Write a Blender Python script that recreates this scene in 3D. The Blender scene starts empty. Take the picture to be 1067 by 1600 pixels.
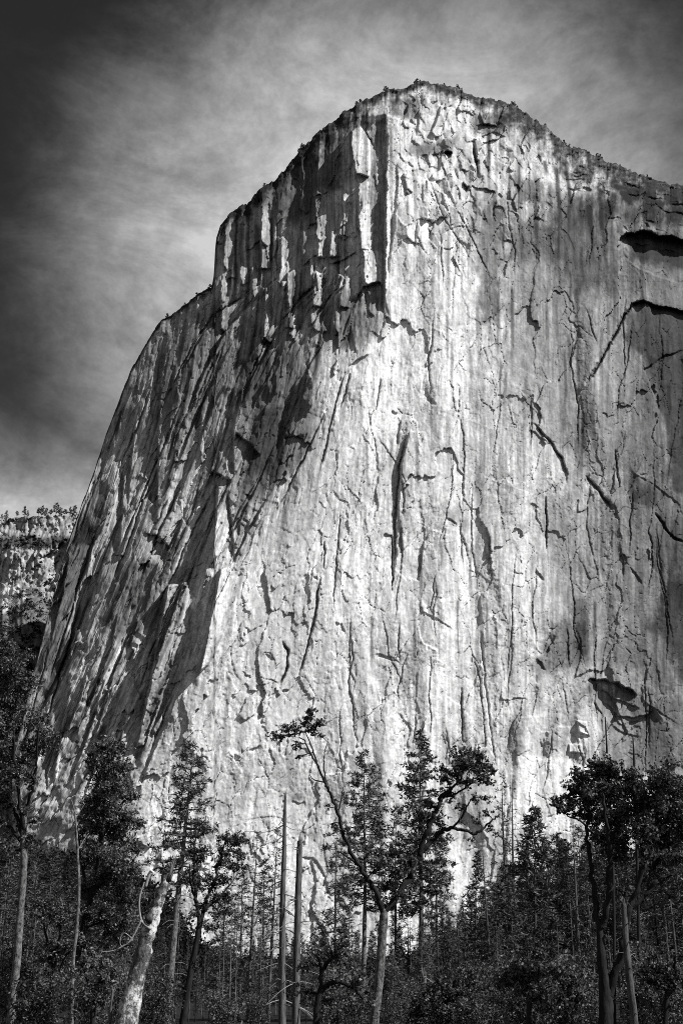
import bpy, math, random
import numpy as np
from mathutils import Vector

S = bpy.context.scene
COL = S.collection
R = math.radians

# ------------------------------------------------------------------ camera
TH = R(22.3)                      # upward tilt of the camera
FPX = 1850.0                      # focal length in pixels of the 1067x1600 photograph
CX, CY = 533.5, 800.0
CAMZ = 1.7
cam_d = bpy.data.cameras.new("camera")
cam_d.sensor_fit = 'VERTICAL'
cam_d.sensor_height = 36.0
cam_d.sensor_width = 24.0
cam_d.lens = 36.0 * FPX / 1600.0
cam_d.clip_start = 0.1
cam_d.clip_end = 20000
cam = bpy.data.objects.new("camera", cam_d)
cam.location = (0, 0, CAMZ)
cam.rotation_euler = (R(90) + TH, 0, 0)
COL.objects.link(cam)
S.camera = cam

# ------------------------------------------------------------------ sun, sky, exposure
SUN_EL, SUN_AZ = R(45), R(68)     # azimuth measured from behind the camera towards the right
sdir = Vector((math.cos(SUN_EL) * math.sin(SUN_AZ), -math.cos(SUN_EL) * math.cos(SUN_AZ), math.sin(SUN_EL)))
sun_d = bpy.data.lights.new("sun", 'SUN')
sun_d.energy = 4.6
sun_d.angle = R(0.5)
sun_d.color = (1.0, 0.995, 0.99)
sun = bpy.data.objects.new("sun", sun_d)
sun.rotation_euler = sdir.to_track_quat('Z', 'Y').to_euler()
COL.objects.link(sun)

S.view_settings.view_transform = 'Standard'
S.view_settings.look = 'None'
S.view_settings.gamma = 1.0
S.view_settings.exposure = 0.85
S.view_settings.use_curve_mapping = False
S.render.engine = 'CYCLES'
S.cycles.max_bounces = 5
S.cycles.diffuse_bounces = 3
S.cycles.glossy_bounces = 1
S.cycles.transmission_bounces = 2
S.cycles.use_denoising = False
S.cycles.filter_width = 0.95


def ray_dir(px, py):
    u = (px - CX) / FPX
    v = (CY - py) / FPX
    yy = math.cos(TH) - v * math.sin(TH)
    return u / yy, (math.sin(TH) + v * math.cos(TH)) / yy     # dx/dY, dz/dY


def at(px, py, Y):
    a, b = ray_dir(px, py)
    return Vector((a * Y, Y, CAMZ + b * Y))


def scale_at(px, py, Y):
    """metres per photograph pixel at that point"""
    a, b = ray_dir(px, py)
    return Y * math.sqrt(1 + a * a + b * b) / math.sqrt(FPX ** 2 + (px - CX) ** 2 + (py - CY) ** 2)


def N(nt, t, **kw):
    n = nt.nodes.new(t)
    for k, v in kw.items():
        setattr(n, k, v)
    return n


def build_world():
    w = bpy.data.worlds.new("World")
    S.world = w
    w.use_nodes = True
    nt = w.node_tree
    nt.nodes.clear()
    L = nt.links.new
    out = N(nt, 'ShaderNodeOutputWorld')
    bg = N(nt, 'ShaderNodeBackground')
    bg.inputs['Strength'].default_value = 0.06
    sky = N(nt, 'ShaderNodeTexSky', sky_type='NISHITA')
    sky.sun_disc = False
    sky.sun_elevation = SUN_EL
    sky.sun_rotation = math.pi - SUN_AZ
    sky.altitude = 1200
    sky.air_density = 1.0
    sky.dust_density = 0.6
    sep = N(nt, 'ShaderNodeSeparateColor')
    L(sky.outputs[0], sep.inputs[0])          # red-filter black and white: the red channel only
    tc = N(nt, 'ShaderNodeTexCoord')
    nrm = N(nt, 'ShaderNodeVectorMath', operation='NORMALIZE')
    L(tc.outputs['Generated'], nrm.inputs[0])
    # thin cirrus: streaky noise on the sky direction
    mp = N(nt, 'ShaderNodeMapping')
    mp.inputs['Rotation'].default_value = (0.0, R(28), R(10))
    mp.inputs['Scale'].default_value = (5.0, 3.0, 11.0)
    L(nrm.outputs[0], mp.inputs[0])
    n1 = N(nt, 'ShaderNodeTexNoise')
    n1.inputs['Scale'].default_value = 1.1
    n1.inputs['Detail'].default_value = 12
    n1.inputs['Roughness'].default_value = 0.7
    n1.inputs['Distortion'].default_value = 0.5
    L(mp.outputs[0], n1.inputs['Vector'])
    n2 = N(nt, 'ShaderNodeTexNoise')
    n2.inputs['Scale'].default_value = 38
    n2.inputs['Detail'].default_value = 6
    n2.inputs['Roughness'].default_value = 0.7
    L(nrm.outputs[0], n2.inputs['Vector'])
    # bright veil of high cloud behind the summit and along the horizon
    a, b = ray_dir(625, 490)
    c = Vector((a, 1, b)).normalized()
    dot = N(nt, 'ShaderNodeVectorMath', operation='DOT_PRODUCT')
    L(nrm.outputs[0], dot.inputs[0])
    dot.inputs[1].default_value = c
    veil = N(nt, 'ShaderNodeMapRange', interpolation_type='SMOOTHSTEP')
    veil.inputs['From Min'].default_value = 0.932
    veil.inputs['From Max'].default_value = 0.995
    L(dot.outputs['Value'], veil.inputs[0])
    sx = N(nt, 'ShaderNodeSeparateXYZ')
    L(nrm.outputs[0], sx.inputs[0])
    hor = N(nt, 'ShaderNodeMapRange', interpolation_type='SMOOTHSTEP')
    hor.inputs['From Min'].default_value = 0.48
    hor.inputs['From Max'].default_value = 0.35
    L(sx.outputs['Z'], hor.inputs[0])
    mx = N(nt, 'ShaderNodeMath', operation='MAXIMUM')
    L(veil.outputs[0], mx.inputs[0])
    L(hor.outputs[0], mx.inputs[1])
    # density = veil * .75 + (noise-.5)*amp
    na = N(nt, 'ShaderNodeMath', operation='MULTIPLY_ADD')
    L(n1.outputs[0], na.inputs[0])
    na.inputs[1].default_value = 2.0
    na.inputs[2].default_value = -1.0
    nb = N(nt, 'ShaderNodeMath', operation='MULTIPLY_ADD')
    L(n2.outputs[0], nb.inputs[0])
    nb.inputs[1].default_value = 0.8
    nb.inputs[2].default_value = -0.4
    ns = N(nt, 'ShaderNodeMath', operation='ADD')
    L(na.outputs[0], ns.inputs[0])
    L(nb.outputs[0], ns.inputs[1])
    vm = N(nt, 'ShaderNodeMath', operation='MULTIPLY_ADD')   # noise weight grows with the veil
    L(mx.outputs[0], vm.inputs[0])
    vm.inputs[1].default_value = 0.35
    vm.inputs[2].default_value = 0.22
    nw = N(nt, 'ShaderNodeMath', operation='MULTIPLY')
    L(ns.outputs[0], nw.inputs[0])
    L(vm.outputs[0], nw.inputs[1])
    tot = N(nt, 'ShaderNodeMath', operation='MULTIPLY_ADD', use_clamp=True)
    L(mx.outputs[0], tot.inputs[0])
    tot.inputs[1].default_value = 0.92
    L(nw.outputs[0], tot.inputs[2])
    cl = N(nt, 'ShaderNodeMath', operation='POWER')
    L(tot.outputs[0], cl.inputs[0])
    cl.inputs[1].default_value = 2.0
    bright = N(nt, 'ShaderNodeMath', operation='MULTIPLY')
    L(cl.outputs[0], bright.inputs[0])
    bright.inputs[1].default_value = 5.6
    dark = N(nt, 'ShaderNodeMath', operation='MULTIPLY')
    L(sep.outputs[0], dark.inputs[0])
    dark.inputs[1].default_value = 0.30
    sm = N(nt, 'ShaderNodeMath', operation='ADD')
    L(bright.outputs[0], sm.inputs[0])
    L(dark.outputs[0], sm.inputs[1])
    L(sm.outputs[0], bg.inputs['Color'])
    L(bg.outputs[0], out.inputs[0])


build_world()

# ------------------------------------------------------------------ numpy noise
def _h(ix, iy, seed):
    n = (ix.astype(np.int64) * 374761393 + iy.astype(np.int64) * 668265263 + seed * 1442695041) & 0xFFFFFFFF
    n = ((n ^ (n >> 13)) * 1274126177) & 0xFFFFFFFF
    n = n ^ (n >> 16)
    return (n & 0xFFFF).astype(np.float32) / 65535.0


def noise(x, y, seed=0):
    """gradient noise, about -1..1"""
    x = np.asarray(x, np.float32); y = np.asarray(y, np.float32)
    x0 = np.floor(x); y0 = np.floor(y)
    fx = x - x0; fy = y - y0
    u = fx * fx * fx * (fx * (fx * 6 - 15) + 10)
    v = fy * fy * fy * (fy * (fy * 6 - 15) + 10)
    r = 0
    for i in (0, 1):
        for j in (0, 1):
            a = _h(x0 + i, y0 + j, seed) * 6.2831853
            g = np.cos(a) * (fx - i) + np.sin(a) * (fy - j)
            r = r + g * (u if i else 1 - u) * (v if j else 1 - v)
    return r * 1.5


def fbm(x, y, seed=0, octv=4, gain=0.5, lac=2.03):
    r = 0; a = 1.0; t = 0
    for k in range(octv):
        r = r + a * noise(x, y, seed + k * 17)
        t += a; a *= gain
        x = x * lac + 13.7; y = y * lac + 7.3
    return r / t * 1.3


def sstep(a, b, x):
    t = np.clip((x - a) / (b - a), 0, 1)
    return t * t * (3 - 2 * t)


def polyx(pts, q):
    """x as a function of y along a polyline of (x, y)"""
    p = sorted((y, x) for x, y in pts)
    return np.interp(q, [a for a, _ in p], [b for _, b in p])


# ------------------------------------------------------------------ mesh helpers
def mesh_np(name, V, F, mat=None, parent=None, attrs=None, smooth=False, fattrs=None):
    V = np.ascontiguousarray(V, np.float32)
    F = np.ascontiguousarray(F, np.int32)
    k = F.shape[1]
    me = bpy.data.meshes.new(name)
    me.vertices.add(len(V)); me.vertices.foreach_set('co', V.ravel())
    me.loops.add(F.size); me.loops.foreach_set('vertex_index', F.ravel())
    me.polygons.add(len(F))
    me.polygons.foreach_set('loop_start', np.arange(0, F.size, k, dtype=np.int32))
    if smooth:
        me.polygons.foreach_set('use_smooth', np.ones(len(F), bool))
    for n, a in (attrs or {}).items():
        at_ = me.attributes.new(n, 'FLOAT', 'POINT'); at_.data.foreach_set('value', np.ascontiguousarray(a, np.float32).ravel())
    for n, a in (fattrs or {}).items():
        at_ = me.attributes.new(n, 'FLOAT', 'FACE'); at_.data.foreach_set('value', np.ascontiguousarray(a, np.float32).ravel())
    me.update(calc_edges=True)
    o = bpy.data.objects.new(name, me)
    COL.objects.link(o)
    if mat: me.materials.append(mat)
    if parent: o.parent = parent
    return o


def grid_faces(nr, nc):
    i = np.arange(nr * nc).reshape(nr, nc)
    return np.stack([i[:-1, :-1].ravel(), i[:-1, 1:].ravel(), i[1:, 1:].ravel(), i[1:, :-1].ravel()], 1)


def tag(o, label=None, cat=None, group=None, kind=None):
    if label: o['label'] = label
    if cat: o['category'] = cat
    if group: o['group'] = group
    if kind: o['kind'] = kind
    return o


def empty(name, loc, label, cat, group=None):
    o = bpy.data.objects.new(name, None)
    o.empty_display_size = 0.5
    o.location = loc
    COL.objects.link(o)
    return tag(o, label, cat, group)


def copy_tree(o, parent=None):
    c = o.copy(); COL.objects.link(c)
    if parent: c.parent = parent
    for ch in o.children:
        copy_tree(ch, c)
    return c


class MB:
    """collects tubes and quads"""
    def __init__(s):
        s.V = []; s.F = []; s.T = []; s.n = 0

    def tube(s, pts, rad, sides=8, bump=0.0, rng=None, cap=True):
        pts = [Vector(p) for p in pts]
        m = len(pts)
        base = s.n
        rows = []
        prev = None
        for i, p in enumerate(pts):
            t = (pts[min(i + 1, m - 1)] - pts[max(i - 1, 0)])
            if t.length < 1e-9: t = Vector((0, 0, 1))
            t.normalize()
            if prev is None:
                a = t.cross(Vector((0.31, 0.95, 0.11)))
                if a.length < 1e-3: a = t.cross(Vector((1, 0, 0)))
            else:
                a = prev - t * prev.dot(t)
            a.normalize(); prev = a
            b = t.cross(a)
            r = rad[i] if hasattr(rad, '__len__') else rad
            for k in range(sides):
                w = 2 * math.pi * k / sides
                rr = r * (1 + (bump * (rng.random() * 2 - 1) if rng else 0))
                rows.append(p + (a * math.cos(w) + b * math.sin(w)) * rr)
        s.V += [tuple(q) for q in rows]
        for i in range(m - 1):
            for k in range(sides):
                k2 = (k + 1) % sides
                s.F.append((base + i * sides + k, base + i * sides + k2, base + (i + 1) * sides + k2, base + (i + 1) * sides + k))
        s.n += m * sides
        if cap:
            for i in (0, m - 1):
                c = s.n; s.V.append(tuple(pts[i])); s.n += 1
                for k in range(0, sides, 2):
                    q = [base + i * sides + (k + j) % sides for j in range(3)]
                    if i == 0: q = q[::-1]
                    s.F.append((c, q[0], q[1], q[2]))

    def build(s, name, mat, parent=None, smooth=True):
        return mesh_np(name, np.array(s.V, np.float32), np.array(s.F, np.int32), mat, parent, smooth=smooth)


def smooth_path(pts, n):
    """Catmull-Rom through points"""
    P = [Vector(p) for p in pts]
    if len(P) < 3:
        return [P[0].lerp(P[-1], i / n) for i in range(n + 1)]
    out = []
    m = len(P) - 1
    for q in range(n + 1):
        t = q / n * m
        i = min(int(t), m - 1); f = t - i
        p0 = P[max(i - 1, 0)]; p1 = P[i]; p2 = P[i + 1]; p3 = P[min(i + 2, m)]
        out.append(0.5 * ((2 * p1) + (p2 - p0) * f + (2 * p0 - 5 * p1 + 4 * p2 - p3) * f * f + (3 * p1 - p0 - 3 * p2 + p3) * f ** 3))
    return out


def interp_list(l, n):
    return list(np.interp(np.linspace(0, 1, n + 1), np.linspace(0, 1, len(l)), l))


# ------------------------------------------------------------------ materials
def mat_base(name, rough=0.9, spec=0.2):
    m = bpy.data.materials.new(name)
    m.use_nodes = True
    b = m.node_tree.nodes['Principled BSDF']
    b.inputs['Roughness'].default_value = rough
    b.inputs['Specular IOR Level'].default_value = spec
    return m, m.node_tree, b


def rock_material(name, fine=1.0):
    m, nt, b = mat_base(name, 0.92, 0.12)
    L = nt.links.new
    at_ = N(nt, 'ShaderNodeAttribute', attribute_name='alb')
    tc = N(nt, 'ShaderNodeTexCoord')
    g = N(nt, 'ShaderNodeTexNoise'); g.inputs['Scale'].default_value = 0.35; g.inputs['Detail'].default_value = 8; g.inputs['Roughness'].default_value = 0.7
    L(tc.outputs['Object'], g.inputs['Vector'])
    mp = N(nt, 'ShaderNodeMapping'); mp.inputs['Scale'].default_value = (0.45, 0.45, 0.03)
    L(tc.outputs['Object'], mp.inputs[0])
    s = N(nt, 'ShaderNodeTexNoise'); s.inputs['Scale'].default_value = 1.0; s.inputs['Detail'].default_value = 6; s.inputs['Roughness'].default_value = 0.6
    L(mp.outputs[0], s.inputs['Vector'])
    r1 = N(nt, 'ShaderNodeMapRange'); r1.inputs['From Min'].default_value = 0.3; r1.inputs['From Max'].default_value = 0.7
    r1.inputs['To Min'].default_value = 1 - .22 * fine; r1.inputs['To Max'].default_value = 1 + .16 * fine
    L(g.outputs[0], r1.inputs[0])
    r2 = N(nt, 'ShaderNodeMapRange'); r2.inputs['From Min'].default_value = 0.3; r2.inputs['From Max'].default_value = 0.7
    r2.inputs['To Min'].default_value = 1 - .2 * fine; r2.inputs['To Max'].default_value = 1 + .14 * fine
    L(s.outputs[0], r2.inputs[0])
    m1 = N(nt, 'ShaderNodeMath', operation='MULTIPLY'); L(at_.outputs['Fac'], m1.inputs[0]); L(r1.outputs[0], m1.inputs[1])
    m2 = N(nt, 'ShaderNodeMath', operation='MULTIPLY'); L(m1.outputs[0], m2.inputs[0]); L(r2.outputs[0], m2.inputs[1])
    L(m2.outputs[0], b.inputs['Base Color'])
    bp = N(nt, 'ShaderNodeBump'); bp.inputs['Strength'].default_value = 0.3; bp.inputs['Distance'].default_value = 1.2
    L(g.outputs[0], bp.inputs['Height']); L(bp.outputs[0], b.inputs['Normal'])
    return m


def bark_material(name, lo, hi, scale=6.0, mottle=None, stretch=0.25):
    m, nt, b = mat_base(name, 0.9, 0.15)
    L = nt.links.new
    tc = N(nt, 'ShaderNodeTexCoord')
    mp = N(nt, 'ShaderNodeMapping'); mp.inputs['Scale'].default_value = (1, 1, stretch)
    L(tc.outputs['Object'], mp.inputs[0])
    n = N(nt, 'ShaderNodeTexNoise'); n.inputs['Scale'].default_value = scale; n.inputs['Detail'].default_value = 7; n.inputs['Roughness'].default_value = 0.7
    L(mp.outputs[0], n.inputs['Vector'])
    cr = N(nt, 'ShaderNodeValToRGB')
    cr.color_ramp.elements[0].position = 0.36; cr.color_ramp.elements[0].color = (lo, lo, lo, 1)
    cr.color_ramp.elements[1].position = 0.64; cr.color_ramp.elements[1].color = (hi, hi, hi, 1)
    L(n.outputs[0], cr.inputs[0])
    col = cr.outputs[0]
    if mottle:
        n2 = N(nt, 'ShaderNodeTexNoise'); n2.inputs['Scale'].default_value = 1.6; n2.inputs['Detail'].default_value = 8; n2.inputs['Roughness'].default_value = 0.75
        L(tc.outputs['Object'], n2.inputs['Vector'])
        c2 = N(nt, 'ShaderNodeValToRGB')
        c2.color_ramp.elements[0].position = 0.5; c2.color_ramp.elements[0].color = (0, 0, 0, 1)
        c2.color_ramp.elements[1].position = 0.56; c2.color_ramp.elements[1].color = (1, 1, 1, 1)
        L(n2.outputs[0], c2.inputs[0])
        mix = N(nt, 'ShaderNodeMix', data_type='RGBA')
        L(c2.outputs[0], mix.inputs['Factor']); L(col, mix.inputs['A']); mix.inputs['B'].default_value = (mottle, mottle, mottle, 1)
        col = mix.outputs['Result']
    L(col, b.inputs['Base Color'])
    bp = N(nt, 'ShaderNodeBump'); bp.inputs['Strength'].default_value = 0.8; bp.inputs['Distance'].default_value = 0.05
    L(n.outputs[0], bp.inputs['Height']); L(bp.outputs[0], b.inputs['Normal'])
    return m


def leaf_material(name, lo, hi, rough=0.5, trans=0.15, spec=0.25):
    m, nt, b = mat_base(name, rough, spec)
    L = nt.links.new
    a = N(nt, 'ShaderNodeAttribute', attribute_name='tint')
    r = N(nt, 'ShaderNodeMapRange'); r.inputs['To Min'].default_value = lo; r.inputs['To Max'].default_value = hi
    L(a.outputs['Fac'], r.inputs[0])
    L(r.outputs[0], b.inputs['Base Color'])
    t = N(nt, 'ShaderNodeBsdfTranslucent')
    L(r.outputs[0], t.inputs['Color'])
    mx = N(nt, 'ShaderNodeMixShader'); mx.inputs[0].default_value = trans
    out = nt.nodes['Material Output']
    L(b.outputs[0], mx.inputs[1]); L(t.outputs[0], mx.inputs[2]); L(mx.outputs[0], out.inputs[0])
    return m


M_ROCK = rock_material('granite')
M_FAR = rock_material('far_granite', 0.8)
M_BARK_DARK = bark_material('dark_bark', 0.005, 0.022)  # bark colour lowered to carry the shade on trunks and limbs
M_BARK_MID = bark_material('grey_bark', 0.012, 0.10, 7)
M_BARK_PALE = bark_material('pale_bark', 0.015, 0.17, 11, stretch=0.6)
M_SNAG = bark_material('weathered_wood', 0.02, 0.13, 9, stretch=0.15)
M_TWIG = bark_material('bleached_twig', 0.14, 0.3, 6)
M_BIRCH = bark_material('patchy_white_bark', 0.015, 0.13, 16, mottle=0.5, stretch=0.5)
M_LEAF = leaf_material('broad_leaf', 0.010, 0.17, trans=.25)
M_LEAF_D = leaf_material('dark_leaf', 0.006, 0.10, trans=.2)
M_NEEDLE = leaf_material('pine_needle', 0.010, 0.12, 0.6, 0.1)
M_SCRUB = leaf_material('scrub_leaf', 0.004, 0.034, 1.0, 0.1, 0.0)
M_NEEDLE_D = leaf_material('dark_needle', 0.005, 0.045, 0.6, 0.1)  # darker needle tone, varied from tree to tree
M_NEEDLE_L = leaf_material('pale_needle', 0.014, 0.16, 0.6, 0.15)

# ------------------------------------------------------------------ the great cliff
SKYLINE = [(20, 1190), (40, 1105), (55, 1042), (66, 1000), (75, 962), (95, 890), (108, 845), (120, 810), (135, 770), (150, 730), (165, 683),
           (180, 642), (192, 608), (205, 580), (222, 547), (238, 520), (252, 500), (262, 494), (275, 487), (290, 474), (310, 459),
           (331, 450), (334.5, 430), (336, 395), (338, 372), (345, 350), (360, 333), (380, 318), (405, 297), (430, 281), (448, 264),
           (470, 234), (490, 213), (510, 196), (535, 176), (560, 160), (590, 148), (620, 138), (650, 132), (690, 132), (715, 137),
           (740, 148), (770, 156), (800, 166), (830, 184), (860, 206), (885, 224), (905, 233), (935, 243), (965, 260), (1000, 273),
           (1030, 281), (1067, 292), (1120, 305), (1180, 330), (1260, 372)]
NOSE = [(650, 60), (640, 125), (607, 180), (604, 300), (603, 470), (560, 560), (500, 680), (445, 790),
        (380, 900), (335, 980), (300, 1060), (258, 1150), (228, 1220), (203, 1300), (185, 1500)]
PXS = np.arange(20, 1262, 1.15, dtype=np.float32)
NR = 1180
tt = np.linspace(0, 1, NR, dtype=np.float32)
_sk = np.array(SKYLINE, np.float32)
YTOP = np.interp(PXS, _sk[:, 0], _sk[:, 1]).astype(np.float32)
rough_top = (fbm(PXS / 14, PXS * 0 + 3.3, 5, 4) * 3.4 + np.floor(fbm(PXS / 34, PXS * 0 + 1.7, 8, 3) * 3.0 + .5) * 2.2 + np.maximum(0, noise(PXS / 5.0, PXS * 0 + 9.1, 6)) * 1.8)
YTOP = YTOP - rough_top * np.interp(PXS, [100, 330, 360, 1260], [0.6, 0.6, 1, 1])
PX = np.repeat(PXS[None, :], NR, 0)
PY = (1560 + (YTOP[None, :] - 1560) * tt[:, None]).astype(np.float32)
BELOW = PY - YTOP[None, :]                           # distance below the rim

A_, B_ = ray_dir(PX, PY)                              # dX/dY and dZ/dY
Yn = np.interp(PY, [120, 300, 600, 1000, 1500], [1015, 965, 900, 850, 815]).astype(np.float32)
_py = np.arange(0, 1700, 1.0)
_nx = np.convolve(np.pad(polyx(NOSE, _py), 55, mode='edge'), np.ones(111) / 111, 'valid')
_nx = np.where(_py < 440, polyx(NOSE, _py), np.where(_py < 520, np.minimum(_nx, polyx(NOSE, _py)), _nx))
nose = np.interp(PY, _py, _nx).astype(np.float32)
an, _ = ray_dir(nose, PY)
lat = (A_ - an) * Yn                                  # metres right (+) or left (-) of the prow
rr = np.interp(PY, [150, 480, 620, 900, 1300], [6, 8, 45, 95, 95]).astype(np.float32)
soft = lambda d, r: np.sqrt(np.maximum(d, 0) ** 2 + r * r) - r
aL = np.interp(PY, [130, 450, 700, 1000, 1300, 1500], [0.30, 0.40, 0.82, 1.04, 1.08, 1.05]).astype(np.float32)
DEP = Yn + aL * soft(-lat, rr) + 0.33 * soft(lat, 25)
# rounding of the rim
band = np.interp(PX, [100, 330, 350, 700, 1260], [4, 6, 16, 24, 30])
e = np.clip(1 - BELOW / band, 0, 1)
DEP += e * e * 26

# ---- streak coordinate: constant along the fall lines of the rock
shift = np.interp(PY, [100, 450, 600, 800, 1000, 1200, 1300, 1500], [0, 0, -20, -75, -150, -245, -300, -400]).astype(np.float32)
wl = sstep(np.interp(PY, [480, 900], [60, 190]), -90, lat)
SC = PX - wl * shift                                  # streak coordinate
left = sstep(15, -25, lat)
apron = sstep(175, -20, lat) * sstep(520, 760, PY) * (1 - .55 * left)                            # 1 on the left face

REL = np.zeros_like(PX)                               # + = deeper (away from the camera), metres
ALB = np.ones_like(PX)
WX = PX + fbm(PX / 23, PY / 23, 71, 3) * 1.8 + fbm(PX / 6, PY / 6, 74, 2) * .9
WY = PY + fbm(PX / 23, PY / 23, 72, 3) * 1.8 + fbm(PX / 6, PY / 6, 75, 2) * .9


def window(x0, x1, y0, y1):
    c0 = int(np.clip((x0 - PXS[0]) / 1.15, 0, len(PXS) - 2)); c1 = int(np.clip((x1 - PXS[0]) / 1.15 + 2, 1, len(PXS)))
    if c1 - c0 < 2: return None
    yt = YTOP[c0:c1]
    r0 = int(np.floor(((1560 - y1) / (1560 - yt)).min() * NR)) - 1
    r1 = int(np.ceil(((1560 - y0) / (1560 - yt)).max() * NR)) + 2
    r0 = max(0, r0); r1 = min(NR, r1)
    if r1 - r0 < 2: return None
    return slice(r0, r1), slice(c0, c1)


def poly_dist(pts, x, y):
    """distance, side sign (+ = image left of a line drawn downwards / below a line drawn rightwards), fraction along"""
    best = np.full(x.shape, 1e9, np.float32); sg = np.zeros_like(best); fr = np.zeros_like(best)
    ls = [math.hypot(pts[i + 1][0] - pts[i][0], pts[i + 1][1] - pts[i][1]) for i in range(len(pts) - 1)]
    tot = sum(ls); acc = 0
    for i in range(len(pts) - 1):
        x0, y0 = pts[i]; dx = pts[i + 1][0] - x0; dy = pts[i + 1][1] - y0
        q = ((x - x0) * dx + (y - y0) * dy) / (dx * dx + dy * dy)
        qc = np.clip(q, 0, 1)
        d = np.hypot(x - x0 - qc * dx, y - y0 - qc * dy)
        cr = dx * (y - y0) - dy * (x - x0)
        m = d < best
        best = np.where(m, d, best); sg = np.where(m, np.sign(cr), sg)
        fr = np.where(m, (acc + qc * ls[i]) / tot, fr); acc += ls[i]
    return best, sg, fr


def step(pts, depth, L, edge=1.3, taper=0.25, warp=1.0):
    """an edge: the rock on the left of / below the line is recessed, the recess fading out over L pixels"""
    xs = [p[0] for p in pts]; ys = [p[1] for p in pts]; m = L * 3.2 + 4
    w = window(min(xs) - m, max(xs) + m, min(ys) - m, max(ys) + m)
    if w is None: return
    x = PX[w] + (WX[w] - PX[w]) * warp; y = PY[w] + (WY[w] - PY[w]) * warp
    d, s, f = poly_dist(pts, x, y)
    tp = np.clip(np.minimum(f, 1 - f) / max(taper, 1e-3), 0, 1)
    k = 1.0 if abs(depth) > 10 else 1 - .55 * (1 - left[w])
    REL[w] += k * depth * tp * np.exp(-d / L) * sstep(-edge * .2, edge, d * s)


def groove(pts, depth, width, taper=0.15, dark=0.0):
    xs = [p[0] for p in pts]; ys = [p[1] for p in pts]; m = width * 4 + 4
    w = window(min(xs) - m, max(xs) + m, min(ys) - m, max(ys) + m)
    if w is None: return
    d, s, f = poly_dist(pts, WX[w], WY[w])
    tp = np.clip(np.minimum(f, 1 - f) / taper, 0, 1)
    width = width * .72 * (1 + .5 * np.clip(W3[w], -1, 1))
    g = tp * np.exp(-(d / width) ** 2)
    REL[w] += depth * g
    if dark: ALB[w] *= 1 - dark * g


def inside(poly, x, y):
    r = np.zeros(x.shape, bool); n = len(poly); dm = np.full(x.shape, 1e9, np.float32)
    for i in range(n):
        x0, y0 = poly[i]; x1, y1 = poly[(i + 1) % n]
        if y0 != y1:
            r ^= ((y0 > y) != (y1 > y)) & (x < (x1 - x0) * (y - y0) / (y1 - y0) + x0)
        dx, dy = x1 - x0, y1 - y0
        q = np.clip(((x - x0) * dx + (y - y0) * dy) / (dx * dx + dy * dy + 1e-9), 0, 1)
        dm = np.minimum(dm, np.hypot(x - x0 - q * dx, y - y0 - q * dy))
    return np.where(r, dm, -dm)


def facet(poly, dl, dr, edge=1.2, dt=0.0, warp=0.6, sc=False):
    """a block face: offset dl at its left, dr at its right edge (negative = standing out), dt extra at its bottom"""
    xs = [p[0] for p in poly]; ys = [p[1] for p in poly]
    w = window(min(xs) - 4, max(xs) + 4, min(ys) - 4, max(ys) + 4)
    if w is None: return
    x = PX[w] + (WX[w] - PX[w]) * warp; y = PY[w] + (WY[w] - PY[w]) * warp
    s = inside(poly, x, y)
    k = sstep(-edge * .5, edge, s)
    # left / right extent at this height
    f = np.clip((x - min(xs)) / (max(xs) - min(xs)), 0, 1)
    if sc:
        q = SC[w]; f = np.clip((q - q[s > 0].min()) / (q[s > 0].max() - q[s > 0].min() + 1e-6), 0, 1)
    g = np.clip((y - min(ys)) / (max(ys) - min(ys)), 0, 1)
    REL[w] += k * (dl + (dr - dl) * f + dt * g)


def area(poly, mult, blur=8, rough=10, streak=0.0):
    """a stain or a clean patch: multiplies the rock's own colour"""
    xs = [p[0] for p in poly]; ys = [p[1] for p in poly]; m = blur + rough
    w = window(min(xs) - m, max(xs) + m, min(ys) - m, max(ys) + m)
    if w is None: return
    s = inside(poly, PX[w], PY[w]) + ROUGHN[w] * rough
    k = sstep(-blur, blur, s)
    if streak: k = np.clip(k * (1 + STREAK[w] * streak), 0, 1)
    ALB[w] *= 1 + ((mult ** 1.8 if mult < 1 else mult) - 1) * k


def streak(pts, wid, mult, rough=2.0):
    xs = [p[0] for p in pts]; ys = [p[1] for p in pts]; m = wid * 2 + rough + 3
    w = window(min(xs) - m, max(xs) + m, min(ys) - m, max(ys) + m)
    if w is None: return
    d, s, f = poly_dist(pts, PX[w] + ROUGHN[w] * rough, PY[w])
    tp = np.clip(f / 0.06, 0, 1) * np.clip((1 - f) / 0.5, 0, 1)
    ALB[w] *= 1 + ((mult ** 1.5 if mult < 1 else mult) - 1) * tp * sstep(wid, wid * .25, d)


ROUGHN = fbm(PX / 18, PY / 26, 201, 5, 0.6)
STREAK = fbm(SC / 5.0, PY / 110, 202, 4, 0.6)
rng = random.Random(7)

# ---- broad relief: buttresses and ribs along the fall lines, slabs and blocks on the face
def stairs(q, sharp=0.16):
    f = np.floor(q); t = q - f
    return f + sstep(0, sharp, t)


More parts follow.
